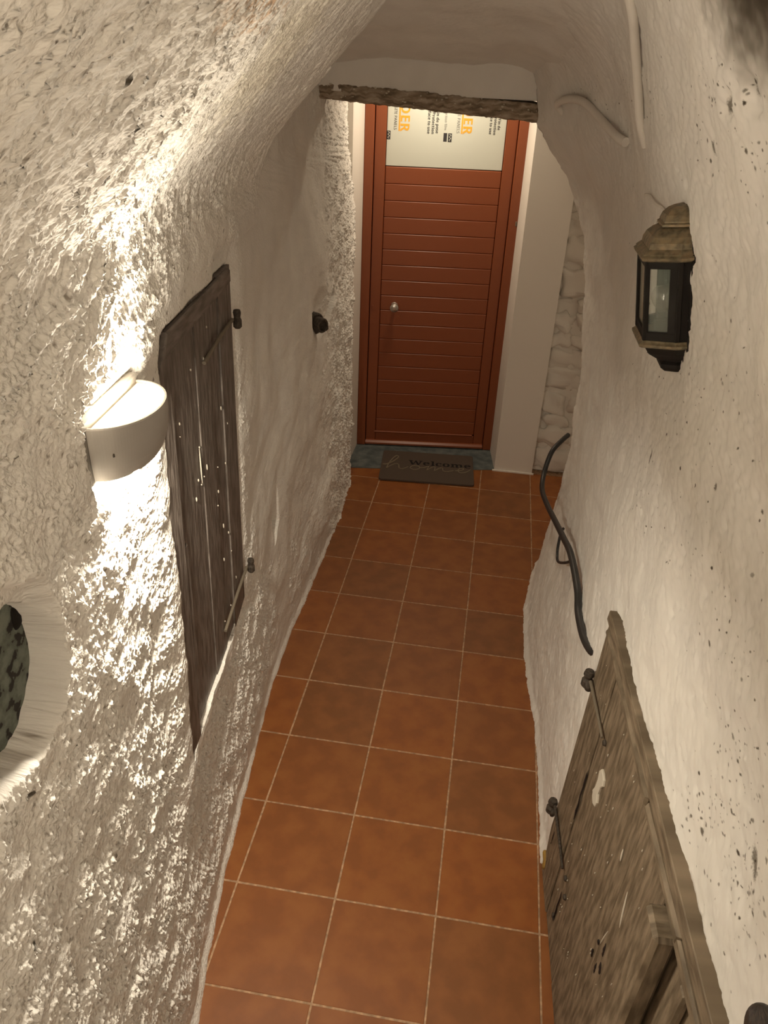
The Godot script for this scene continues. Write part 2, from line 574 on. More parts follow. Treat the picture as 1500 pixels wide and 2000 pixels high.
func right_x(z: float, y: float) -> float:
	var x := right_base(z, y)
	if z < -2.15:
		x += minf(1.0, (-2.15 - z) / 0.04) * 0.45
	x -= 0.014 * nA.get_noise_2d(z + 20.0, y) * clampf(y * 3.0, 0.2, 1.0)
	var b := nB.get_noise_2d(z * 0.8, y + 7.0)
	x -= 0.0045 * b + 0.0018 * nC.get_noise_2d(z * 0.9, y) + 0.0009 * nE.get_noise_2d(z, y)
	x += 0.004 * sst(0.25, 0.55, nG.get_noise_2d(z * 0.5 + 3.0, y * 0.5))      # flaked shallow patches
	x -= 0.012 * sst(0.04, 0.0, y)
	var ud := z + 0.249                                            # pocket that the low door sits in
	if ud > -0.004 and ud < 1.235 and y < 1.088 + 0.018 * ud: x = maxf(x, right_base(z, y) + 0.016)
	# chase beside the upright conduit, and chipped hollows below the upper right
	if y > 2.26 and y < 2.46 and z > -0.75 and z < -0.5:
		var q := Vector2((z + 0.60 + (2.36 - y) * 0.35) / 0.018, (y - 2.36) / 0.085).length()
		x += 0.020 * sst(1.1, 0.7, q)
	if z > -0.1 and z < 0.3 and y > 2.2 and y < 2.45:
		x += 0.012 * sst(0.04, 0.015, Vector2(z - 0.10, y - 2.325).length() + 0.02 * b)
		x += 0.012 * sst(0.035, 0.012, Vector2(z - 0.20, y - 2.34).length() + 0.02 * b)
	return x

func steps(list: Array) -> PackedFloat32Array:   # [[from, to, step], ...]
	var a := PackedFloat32Array()
	for l in list:
		var n := maxi(1, int(round(absf(l[1] - l[0]) / l[2])))
		for i in n: a.append(lerpf(l[0], l[1], float(i) / n))
	a.append(list[-1][1])
	return a

# a surface over a grid of (p, q); at = 0: value is x over (z, y); 1: value is y over (x, z); 2: value is z over (x, y)
func field(ps: PackedFloat32Array, qs: PackedFloat32Array, f: Callable, at: int, sgn: float, tint: Callable, uv: Callable) -> ArrayMesh:
	var np := ps.size()
	var nq := qs.size()
	var val := PackedFloat32Array(); val.resize(np * nq)
	for j in nq:
		var q := qs[j]
		var row := j * np
		for i in np:
			val[row + i] = f.call(ps[i], q)
	var V := PackedVector3Array(); V.resize(np * nq)
	var N := PackedVector3Array(); N.resize(np * nq)
	var U := PackedVector2Array(); U.resize(np * nq)
	var C := PackedColorArray(); C.resize(np * nq)
	for j in nq:
		var j0 := maxi(j - 1, 0)
		var j1 := mini(j + 1, nq - 1)
		for i in np:
			var i0 := maxi(i - 1, 0)
			var i1 := mini(i + 1, np - 1)
			var k := j * np + i
			var dp := (val[j * np + i1] - val[j * np + i0]) / (ps[i1] - ps[i0])
			var dq := (val[j1 * np + i] - val[j0 * np + i]) / (qs[j1] - qs[j0])
			if at == 0:
				V[k] = Vector3(val[k], qs[j], ps[i])
				N[k] = Vector3(1.0, -dq, -dp).normalized() * sgn
			elif at == 1:
				V[k] = Vector3(ps[i], val[k], qs[j])
				N[k] = Vector3(-dp, 1.0, -dq).normalized() * sgn
			else:
				V[k] = Vector3(ps[i], qs[j], val[k])
				N[k] = Vector3(-dp, -dq, 1.0).normalized() * sgn
			C[k] = tint.call(ps[i], qs[j])
			U[k] = uv.call(ps[i], qs[j])
	var I := PackedInt32Array(); I.resize((np - 1) * (nq - 1) * 6)
	var w := 0
	var t0 := V[1] - V[0]
	var t1 := V[np] - V[0]
	var flip := t0.cross(t1).dot(N[0]) > 0.0
	for j in nq - 1:
		for i in np - 1:
			var a := j * np + i
			var b := a + 1
			var c := a + np + 1
			var d := a + np
			if flip:
				I[w] = a; I[w + 1] = c; I[w + 2] = b; I[w + 3] = a; I[w + 4] = d; I[w + 5] = c
			else:
				I[w] = a; I[w + 1] = b; I[w + 2] = c; I[w + 3] = a; I[w + 4] = c; I[w + 5] = d
			w += 6
	var arr := []
	arr.resize(Mesh.ARRAY_MAX)
	arr[Mesh.ARRAY_VERTEX] = V
	arr[Mesh.ARRAY_NORMAL] = N
	arr[Mesh.ARRAY_TEX_UV] = U
	arr[Mesh.ARRAY_COLOR] = C
	arr[Mesh.ARRAY_INDEX] = I
	var m := ArrayMesh.new()
	m.add_surface_from_arrays(Mesh.PRIMITIVE_TRIANGLES, arr)
	return m

func limewash(a: float, b: float) -> Color:
	var v := 0.82 + 0.04 * nF.get_noise_2d(a * 1.3, b * 1.3 + 30.0)
	var w := 0.5 + 0.5 * nA.get_noise_2d(a * 1.5 + 40.0, b * 1.5)
	return Color(v, v * (0.955 + 0.01 * w), v * (0.885 + 0.03 * w))

func left_tint(z: float, y: float) -> Color:
	var c := limewash(z, y)
	# rusty, yellowed damp patches high on the vault
	var r := sst(0.22, 0.05, Vector2((z - 0.30) * 0.8, (y - 2.415) * 4.0).length() + 0.12 * nB.get_noise_2d(z * 2.0, y * 2.0))
	c = c.lerp(Color(0.55, 0.33, 0.17), 0.75 * r * sst(-0.1, 0.3, nC.get_noise_2d(z, y)))
	var yl := sst(0.30, 0.08, Vector2((z + 0.18) * 0.8, (y - 2.36) * 1.6).length() + 0.1 * nB.get_noise_2d(z * 2.0 + 5.0, y * 2.0))
	c = c.lerp(Color(0.68, 0.60, 0.42), 0.35 * yl)
	for q in [[0.655, 2.323], [0.515, 2.212], [0.816, 1.393], [0.965, 1.282], [0.90, 1.15]]:
		var pd := Vector2(z - q[0], (y - q[1]) * 1.2).length() + 0.004 * nC.get_noise_2d(z, y)
		if pd < 0.009: c = c.lerp(Color(0.09, 0.075, 0.06), sst(0.009, 0.005, pd))
	# scattered dark pits of bare mortar
	var pit := nG.get_noise_2d(z * 0.7 + 12.0, y * 0.7)
	if pit > 0.52 and z > -0.6: c = c.lerp(Color(0.20, 0.16, 0.12), 0.8 * sst(0.52, 0.6, pit))
	return c

func plainuv(a: float, b: float) -> Vector2:
	return Vector2(a, b)

func build_left_wall() -> void:
	footL = table([Vector2(2.2, 0.16), Vector2(1.2, 0.085), Vector2(0.44, 0.018), Vector2(0.24, -0.020), Vector2(-0.03, -0.062), Vector2(-0.32, -0.094), Vector2(-0.62, -0.128), Vector2(-0.95, -0.160), Vector2(-1.31, -0.172), Vector2(-1.7, -0.166), Vector2(-2.4, -0.168), Vector2(-2.8, -0.19), Vector2(-3.07, -0.232), Vector2(-3.3, -0.255)], Z0, Z1)
	var zs := steps([[2.2, 1.0, 0.03], [1.0, -1.10, 0.0033], [-1.10, -3.12, 0.0075]])
	var ys := steps([[0.0, 1.98, 0.0036], [1.98, 2.62, 0.005], [2.62, 3.05, 0.03]])
	var o := fin("wall_left", field(zs, ys, left_x, 0, 1.0, left_tint, plainuv), M.plaster)
	struct(o, "rough white lime-plastered left wall curving over into a vault")
	var st := nst()
	bx(st, Vector3(-0.62, 1.55, -0.55), Vector3(0.30, 3.1, 5.5), 0.01)
	struct(part("wall_core", st, M.paint, o))

func build_right_wall() -> void:
	footR = table([Vector2(2.2, 1.07), Vector2(1.2, 1.05), Vector2(0.261, 1.030), Vector2(-0.25, 1.009), Vector2(-0.53, 1.008), Vector2(-0.9, 1.0), Vector2(-1.144, 0.970), Vector2(-1.39, 0.953), Vector2(-1.71, 0.954), Vector2(-2.0, 0.991), Vector2(-2.15, 1.02)], Z0, Z1)
	midR = table([Vector2(2.2, 1.15), Vector2(1.2, 1.115), Vector2(0.785, 1.10), Vector2(-0.24, 1.047), Vector2(-1.0, 1.04), Vector2(-1.6, 1.05), Vector2(-2.15, 1.074)], Z0, Z1)
	farR = table([Vector2(3.2, 0.47), Vector2(2.4, 0.40), Vector2(2.175, 0.36), Vector2(2.144, 0.328), Vector2(2.087, 0.29), Vector2(2.03, 0.237), Vector2(1.97, 0.19), Vector2(1.89, 0.16), Vector2(1.83, 0.133), Vector2(1.70, 0.09), Vector2(1.525, 0.05), Vector2(1.31, 0.024), Vector2(1.06, 0.0), Vector2(0.9, 0.0)], 3.2, 0.9)
	var zs := steps([[2.2, 1.05, 0.05], [1.05, -2.13, 0.008], [-2.13, -2.20, 0.005], [-2.20, -3.4, 0.06]])
	var ys := steps([[0.0, 2.62, 0.008], [2.62, 3.05, 0.04]])
	var m: StandardMaterial3D = M.smooth.duplicate()
	m.uv1_scale = Vector3.ONE
	m.albedo_texture = stain_and_shade_texture()
	m.heightmap_texture = M.smooth.heightmap_texture
	m.heightmap_enabled = false
	var uvf := func(z: float, y: float) -> Vector2: return Vector2((1.1 - z) / 3.4, 1.0 - y / 3.0).clamp(Vector2(0.001, 0.001), Vector2(0.999, 0.999))
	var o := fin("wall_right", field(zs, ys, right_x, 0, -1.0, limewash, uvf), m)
	struct(o, "whitewashed right wall with black mould specks")
	var st := nst()
	bx(st, Vector3(1.72, 1.55, -0.6), Vector3(0.30, 3.1, 5.6), 0.01)
	struct(part("wall_core", st, M.paint, o))

# black mould specks and dark smudges on the right wall, each with its own place; also painted corner shade
func stain_and_shade_texture() -> ImageTexture:
	var W := 2048
	var H := 2048
	var im := Image.create(W, H, false, Image.FORMAT_RGB8)
	im.fill(Color.WHITE)
	var rng := RandomNumberGenerator.new()
	rng.seed = 77
	var blot := func(z: float, y: float, rz: float, ry: float, a: float, dark: float) -> void:
		var cx := (1.1 - z) / 3.4 * W
		var cy := (1.0 - y / 3.0) * H
		var px := rz / 3.4 * W
		var py := ry / 3.0 * H
		var R := int(ceil(maxf(px, py))) + 1
		for yy in range(-R, R + 1):
			for xx in range(-R, R + 1):
				var u := (xx * cos(a) + yy * sin(a)) / px
				var v := (-xx * sin(a) + yy * cos(a)) / py
				var d := sqrt(u * u + v * v) + 0.35 * nB.get_noise_2d((cx + xx) * 0.05, (cy + yy) * 0.05)
				if d < 1.0:
					var X := int(cx) + xx
					var Y := int(cy) + yy
					if X >= 0 and Y >= 0 and X < W and Y < H:
						var k := dark * clampf((1.0 - d) * 2.2, 0.0, 1.0)
						im.set_pixel(X, Y, im.get_pixel(X, Y).lerp(Color(0.22, 0.19, 0.15), k))
	# [z, y, spread z, spread y, how many]
	for c in [[0.60, 1.33, 0.17, 0.11, 130], [0.50, 1.22, 0.10, 0.06, 40], [0.72, 1.34, 0.10, 0.10, 60], [0.40, 1.55, 0.22, 0.12, 45], [0.62, 1.48, 0.10, 0.08, 30], [0.12, 1.72, 0.25, 0.10, 22], [0.05, 2.33, 0.20, 0.05, 45], [0.22, 2.25, 0.10, 0.07, 35], [-0.10, 2.27, 0.15, 0.06, 25], [-0.15, 1.48, 0.25, 0.10, 25], [-0.80, 2.30, 0.35, 0.08, 40], [-1.5, 2.28, 0.4, 0.07, 30], [0.3, 1.9, 0.3, 0.12, 25], [-0.4, 1.7, 0.5, 0.25, 30], [0.0, 1.85, 0.9, 0.45, 70], [-0.05, 1.82, 0.05, 0.03, 8]]:
		for i in c[4]:
			var r := rng.randf_range(0.0010, 0.0023)
			if rng.randf() < 0.12: r *= 2.0
			blot.call(c[0] + rng.randfn() * c[2] * 0.6, c[1] + rng.randfn() * c[3] * 0.6, r * rng.randf_range(0.8, 2.2), r, rng.randf_range(-0.9, 0.9), rng.randf_range(0.35, 0.9))
	for s in [[-0.29, 1.545, 0.012, 0.02], [0.10, 2.32, 0.022, 0.012], [0.21, 2.345, 0.018, 0.012], [-0.05, 2.25, 0.008, 0.014], [-0.33, 2.09, 0.03, 0.006], [0.70, 1.35, 0.03, 0.012], [0.19, 1.71, 0.008, 0.008], [-0.75, 2.1, 0.01, 0.01]]:
		blot.call(s[0], s[1], s[2], s[3], rng.randf_range(-0.6, 0.6), 0.55)
	var corner_dark := {}
	# darkened corner of the view, painted into the wall colour at upper right
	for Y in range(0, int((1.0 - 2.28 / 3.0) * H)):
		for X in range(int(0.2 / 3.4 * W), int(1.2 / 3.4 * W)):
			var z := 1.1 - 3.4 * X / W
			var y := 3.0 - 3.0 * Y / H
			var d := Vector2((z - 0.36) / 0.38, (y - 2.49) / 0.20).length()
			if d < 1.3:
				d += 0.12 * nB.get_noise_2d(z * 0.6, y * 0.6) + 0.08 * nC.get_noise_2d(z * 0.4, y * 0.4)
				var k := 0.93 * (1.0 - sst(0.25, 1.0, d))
				if k > 0.01: corner_dark[Vector2i(X, Y)] = k
	for q in corner_dark: im.set_pixel(q.x, q.y, im.get_pixel(q.x, q.y).lerp(Color(0.20, 0.17, 0.13), corner_dark[q]))
	return ImageTexture.create_from_image(im)

func ceil_y(x: float, z: float) -> float:
	var e := maxf(0.0, x - 0.55)
	var l := maxf(0.0, 0.05 - x)
	var v := 2.385 + (z + 2.15) * 0.215 - 1.3 * e * e - 0.30 * l * l
	v += 0.012 * nA.get_noise_2d(x * 1.2, z) + 0.004 * nB.get_noise_2d(x, z)
	return v

func build_ceilings() -> void:
	var o := fin("ceiling", field(steps([[-0.45, 1.25, 0.02]]), steps([[-1.02, -2.3, 0.02]]), ceil_y, 1, -1.0, limewash, plainuv), M.smooth)
	struct(o, "smooth plastered ceiling sloping down to the lintel")
	var st := nst()
	bx(st, Vector3(0.5, 2.86, -1.68), Vector3(2.3, 0.30, 1.3), 0.01)
	bx(st, Vector3(0.5, 3.1, 0.6), Vector3(2.5, 0.2, 3.4), 0.01)
	bx(st, Vector3(0.5, 2.72, -2.95), Vector3(2.5, 0.2, 1.7), 0.01)
	struct(part("ceiling_slab", st, M.paint, o))
	var sb := nst()
	bx(sb, Vector3(0.5, 1.5, 2.3), Vector3(2.6, 3.4, 0.2), 0.01)
	struct(part("wall_stair", sb, M.paint), "white wall closing the stair head behind the viewer")

# plane of the wall over the lintel
func lintel_wall_z(x: float, y: float) -> float:
	return -2.15 + 0.012 * nA.get_noise_2d(x + 9.0, y) + 0.004 * nB.get_noise_2d(x, y) - 0.10 * sst(0.55, 1.0, x) * 0.0

func build_lintel() -> void:
	var o := fin("wall_lintel", field(steps([[-0.45, 1.25, 0.02]]), steps([[2.262, 2.782, 0.02]]), lintel_wall_z, 2, 1.0, limewash, plainuv), M.smooth)
	struct(o, "white plastered wall above the wooden lintel")
	var st := nst()
	bx(st, Vector3(0.40, 2.52, -2.29), Vector3(1.7, 0.52, 0.24), 0.01)
	struct(part("wall_core", st, M.paint, o))
	# the beam: old, flaking, a little lower on the right
	var nz := fnl(91, 14.0, 3)
	var nz2 := fnl(92, 45.0, 3)
	var sb := nst()
	sb.set_smooth_group(1)
	var n := 110
	var m := 24
	var P := func(i: int, k: int) -> Vector3:
		var t := float(i) / n
		var x := lerpf(-0.24, 0.72, t)
		var yt := lerpf(2.299, 2.254, t)
		var yb := lerpf(2.230, 2.180, t)
		var hy := (yt - yb) * 0.5
		var cy := (yt + yb) * 0.5
		var a := TAU * k / m
		var f := func(v: float) -> float: return signf(v) * pow(absf(v), 0.28)
		var dy: float = f.call(sin(a))
		var dz: float = f.call(cos(a))
		var p := Vector3(x, cy + dy * hy, -2.265 + dz * 0.125)
		var q := 0.007 * nz.get_noise_3dv(p) + 0.005 * nz2.get_noise_3dv(p)
		return p + Vector3(0, dy * q * 0.7, dz * q * 1.4)
	for i in n:
		for k in m:
			for c in [[i, k], [i + 1, k + 1], [i + 1, k], [i, k], [i, k + 1], [i + 1, k + 1]]:
				var p: Vector3 = P.call(c[0], c[1])
				sb.set_uv(Vector2(p.y + p.z, p.x))
				sb.add_vertex(p)
	sb.generate_normals()
	var b := thing("lintel_beam", "dark weathered wooden lintel beam spanning the opening before the red door", "beam", Vector3.ZERO)
	part("beam", sb, M.beamwood, b)
	# crusts of plaster left on its face
	var rng := RandomNumberGenerator.new()
	rng.seed = 5
	var sc := nst()
	for i in 60:
		var t := rng.randf()
		var y := lerpf(lerpf(2.232, 2.184, t), lerpf(2.296, 2.250, t), pow(rng.randf(), 0.7))
		var r := rng.randf_range(0.001, 0.0035)
		lump(sc, Vector3(lerpf(-0.23, 0.71, t), y, -2.1405), Vector3(r * rng.randf_range(1, 2.4), r, 0.004), nz2, 0.004, 1.0, 7, 5)
	sc.generate_normals()
	part("plaster_crust", sc, M.splash, b).set_meta("kind", "stuff")


# ================= floor =================
func build_floor() -> void:
	var f := Node3D.new()
	f.name = "floor"
	add_child(f)
	struct(f, "terracotta tiled floor with pale grout")
	var st := nst()
	bx(st, Vector3(0.5, -0.0535, -0.6), Vector3(2.1, 0.105, 5.7), 0.002)
	part("grout", st, M.grout, f)
	var rng := RandomNumberGenerator.new()
	rng.seed = 12
	var T := 0.33
	for row in range(-5, 10):
		for col in range(-1, 4):
			var z0 := -row * T
			var z1 := z0 - T
			var x0 := col * T
			var x1 := x0 + T
			if col == -1: x0 = -0.27
			if col == 3: x1 = 1.22
			if row == 9: z1 = -3.28
			var gap := 0.0020
			var s := nst()
			var c := Vector3((x0 + x1) * 0.5, 0, (z0 + z1) * 0.5)
			var size := Vector3(x1 - x0 - gap * 2.0, 0.016, z0 - z1 - gap * 2.0)
			var tilt := Transform3D(Basis.from_euler(Vector3(rng.randf_range(-1, 1) * 0.0012, rng.randf_range(-1, 1) * 0.003, rng.randf_range(-1, 1) * 0.0012)), Vector3(0, rng.randf_range(-0.0003, 0.0004), 0))
			bx(s, Vector3(0, -0.008, 0), size, 0.0022, 2, tilt, Vector2(rng.randf(), rng.randf()))
			var o := part("tile", s, M.tiles[rng.randi() % 4], f)
			o.position = c
	var s2 := nst()
	prism(s2, [Vector2(-0.28, 3.07), Vector2(-0.12, 3.095), Vector2(0.12, 3.135), Vector2(0.40, 3.19), Vector2(0.62, 3.243), Vector2(0.76, 3.275), Vector2(0.74, 3.66), Vector2(-0.28, 3.52)], Vector3.RIGHT, Vector3.FORWARD, Vector3.UP, Vector3(0, -0.03, 0), 0.034)
	var th := part("door_threshold", s2, M.threshold)
	struct(th, "worn blue-grey painted threshold slab below the red door")


# ================= far end: vestibule =================
func build_far_end() -> void:
	# smooth pier right of the door, wall over the door, reveal left of it
	var back := Node3D.new()
	back.name = "wall_back"
	add_child(back)
	struct(back, "white plastered wall around the red door")
	var st := nst()
	prism(st, [Vector2(0.745, 3.272), Vector2(1.0, 3.262), Vector2(1.01, 3.75), Vector2(0.702, 3.75), Vector2(0.704, 3.60)], Vector3.RIGHT, Vector3.FORWARD, Vector3.UP, Vector3(0, 0.0, 0), 2.70)
	part("pier", st, M.paint, back)
	var sl := nst()
	prism(sl, [Vector2(-0.250, 3.10), Vector2(-0.248, 3.55), Vector2(-0.50, 3.75), Vector2(-0.50, 3.08)], Vector3.RIGHT, Vector3.FORWARD, Vector3.UP, Vector3(0, 0.0, 0), 2.70)
	part("reveal", sl, M.paint, back)
	var so := nst()
	bx(so, Vector3(0.3, 2.55, -3.72), Vector3(1.6, 0.5, 0.16), 0.01)
	bx(so, Vector3(0.3, 1.4, -3.86), Vector3(1.7, 2.8, 0.1), 0.01)
	part("backing", so, M.paint, back)
	# strip of whitewashed rubble stones between the pier and the right wall
	var sm := nst()
	bx(sm, Vector3(1.26, 1.35, -3.415), Vector3(0.54, 2.7, 0.16), 0.01)
	part("mortar", sm, M.paint, back)
	var rng := RandomNumberGenerator.new()
	rng.seed = 9
	var nz := fnl(93, 9.0, 3)
	var y := 0.02
	while y < 2.3:
		var h := rng.randf_range(0.09, 0.19)
		var x := 1.0 - rng.randf_range(0.0, 0.05)
		while x < 1.46:
			var w := rng.randf_range(0.13, 0.28)
			var s := nst()
			var zc := -3.365 + rng.randf_range(-0.012, 0.012)
			lump(s, Vector3(x + w * 0.5, y + h * 0.5, zc), Vector3(w * 0.51, h * 0.50, rng.randf_range(0.045, 0.060)), nz, 0.05, 0.55, 18, 12)
			s.generate_normals()
			part("stone", s, M.paint, back)
			x += w
		y += h
	var o := fin("trim_1", BoxMesh.new(), M.paint)
	(o.mesh as BoxMesh).size = Vector3(0.28, 0.012, 0.012)
	o.position = Vector3(0.872, 0.004, -3.262)
	struct(o, "thin grout line at the foot of the pier")


# ================= red door =================
func text(parent: Node, s: String, size: float, font_names: Array, m: Material, at: Vector3, rot: Basis, bold := 400, align := HORIZONTAL_ALIGNMENT_RIGHT, wide := 1.0) -> void:
	var f := SystemFont.new()
	f.font_names = PackedStringArray(font_names)
	f.font_weight = bold
	var t := TextMesh.new()
	t.text = s
	t.font = f
	t.font_size = 48
	t.pixel_size = size / 48.0
	t.depth = 0.0012
	t.curve_step = 2.0
	t.horizontal_alignment = align
	t.vertical_alignment = VERTICAL_ALIGNMENT_CENTER
	var o := fin("lettering", t, m, parent)
	o.transform = Transform3D(rot * Basis.from_scale(Vector3(wide, 1, 1)), at)

func build_door() -> void:
	var d := thing("door_1", "red-brown slatted front door with protective film on its upper panel", "door", Vector3(-0.252, 0.005, -3.473), Basis(Vector3.UP, 0.1330))
	struct(d)
	var H := 2.36
	for k in 2:
		var st := nst()
		bx(st, Vector3([0.030, 0.938][k], H / 2, -0.01), Vector3(0.058, H, 0.07), 0.004)
		part("door_jamb", st, M.red, d)
	var sh := nst()
	bx(sh, Vector3(0.484, H + 0.03, -0.01), Vector3(0.966, 0.06, 0.07), 0.004)
	part("door_head", sh, M.red, d)
	# leaf
	var sg := nst()
	bx(sg, Vector3(0.484, 1.18, -0.055), Vector3(0.86, 2.34, 0.02), 0.001)
	part("leaf_core", sg, M.gasket, d)
	for k in 2:
		var st := nst()
		bx(st, Vector3([0.0965, 0.8725][k], 1.185, -0.022), Vector3(0.067, 2.33, 0.044), 0.003)
		part("stile", st, M.red, d)
	var st2 := nst()
	bx(st2, Vector3(0.4845, 0.055, -0.024), Vector3(0.707, 0.07, 0.04), 0.003)
	part("bottom_rail", st2, M.red, d)
	var st3 := nst()
	bx(st3, Vector3(0.4845, 2.27, -0.024), Vector3(0.707, 0.16, 0.04), 0.003)
	part("top_rail", st3, M.red, d)
	var pitch := 0.0968
	for i in 18:
		var top := 1.840 - i * pitch
		var s := nst()
		var hgt := pitch - 0.0002
		bx(s, Vector3(0.4845, top - pitch * 0.5, -0.030), Vector3(0.706, hgt, 0.040), 0.0042)
		part("slat", s, M.red, d)
	# upper panel under white film
	var sp := nst()
	bx(sp, Vector3(0.4845, 2.02, -0.028), Vector3(0.704, 0.352, 0.03), 0.002)
	var pan := part("film_panel", sp, M.film, d)
	pan.set_meta("label", "white protective film with printing")
	var R := Basis(Vector3(0, 0, 1), -PI / 2)
	var zf := -0.0128
	text(pan, "DER", 0.073, ["Droid Sans"], M.orange, Vector3(0.237, 2.033, zf), R, 700, HORIZONTAL_ALIGNMENT_RIGHT, 1.05)
	text(pan, "DER", 0.073, ["Droid Sans"], M.orange, Vector3(0.607, 2.033, zf), R, 700, HORIZONTAL_ALIGNMENT_RIGHT, 1.05)
	for ux in [0.2055, 0.5755]:
		var su := nst()
		bx(su, Vector3(ux, 2.11, zf), Vector3(0.009, 0.15, 0.001), 0.0002)
		part("underline", su, M.orange, pan)
	text(pan, "COMPOSITE PANELS", 0.022, ["Droid Sans"], M.ink, Vector3(0.181, 2.040, zf), R)
	text(pan, "COMPOSITE PANELS", 0.024, ["Droid Sans"], M.inkpale, Vector3(0.553, 2.036, zf), R)
	text(pan, "before / Fin de pose", 0.023, ["Droid Sans"], M.ink, Vector3(0.429, 2.030, zf), R, 700)
	text(pan, "la Protection", 0.023, ["Droid Sans"], M.ink, Vector3(0.404, 2.026, zf), R, 700)
	text(pan, "surface to use", 0.023, ["Droid Sans"], M.ink, Vector3(0.379, 2.026, zf), R, 700)
	text(pan, "protection film", 0.020, ["Droid Sans"], M.inkpale, Vector3(0.478, 2.050, zf), R)
	text(pan, "before / Fin de", 0.021, ["Droid Sans"], M.ink, Vector3(0.792, 2.062, zf), R, 700)
	text(pan, "la Protection", 0.021, ["Droid Sans"], M.ink, Vector3(0.769, 2.036, zf), R, 700)
	text(pan, "surface to use", 0.021, ["Droid Sans"], M.ink, Vector3(0.744, 2.038, zf), R, 700)
	# small square marks: a dark block beside a block with a pale swirl
	for ux in [0.143, 0.485]:
		var sq := nst()
		if ux > 0.2: bx(sq, Vector3(ux - 0.005, 2.012, zf), Vector3(0.021, 0.046, 0.001), 0.0002)
		bx(sq, Vector3(ux + 0.023 if ux > 0.2 else ux, 2.011, zf), Vector3(0.022, 0.047, 0.001), 0.0002)
		part("printed_mark", sq, M.ink, pan)
		var sw := nst()
		var c := Vector3(ux + 0.023 if ux > 0.2 else ux, 2.011, zf + 0.0008)
		tube(sw, smooth_path([c + Vector3(-0.005, 0.018, 0), c + Vector3(0.006, 0.013, 0), c + Vector3(-0.004, 0.004, 0), c + Vector3(0.006, -0.004, 0), c + Vector3(-0.004, -0.012, 0), c + Vector3(0.002, -0.018, 0)], 4), 0.0017, 6)
		part("swirl", sw, M.film, pan)
	# bead and weather bar near the foot
	var sb := nst()
	bx(sb, Vector3(0.4725, 0.096, -0.004), Vector3(0.71, 0.012, 0.014), 0.004)
	part("bead", sb, M.red, d)
	var sw2 := nst()
	prism(sw2, [Vector2(0.0, 0.036), Vector2(0.012, 0.034), Vector2(0.028, 0.022), Vector2(0.028, 0.010), Vector2(0.0, 0.008)], Vector3(0, 0, 1), Vector3.UP, Vector3.RIGHT, Vector3(0.062, 0, 0.0), 0.842)
	part("weather_bar", sw2, M.red, d)
	# knob
	var kx := Transform3D(Basis(Vector3.RIGHT, PI / 2), Vector3(0.225, 1.0, -0.008))
	var sk := nst()
	lathe(sk, [Vector2(0, 0), Vector2(0.024, 0.0), Vector2(0.024, 0.003), Vector2(0.020, 0.006), Vector2(0.0105, 0.008), Vector2(0.010, 0.022), Vector2(0.020, 0.030), Vector2(0.0285, 0.041), Vector2(0.030, 0.050), Vector2(0.0275, 0.058), Vector2(0.020, 0.064), Vector2(0.010, 0.0665), Vector2(0, 0.067)], 24, kx)
	part("door_knob", sk, M.chrome, d)
	var se := nst()
	bx(se, Vector3(0.083, 0.985, 0.001), Vector3(0.012, 0.030, 0.004), 0.001)
	part("latch_plate", se, M.red, d)
	var hinge := nst()
	bx(hinge, Vector3(0.956, 1.55, 0.022), Vector3(0.010, 0.03, 0.016), 0.003)
	part("hinge", hinge, M.paleiron, d)


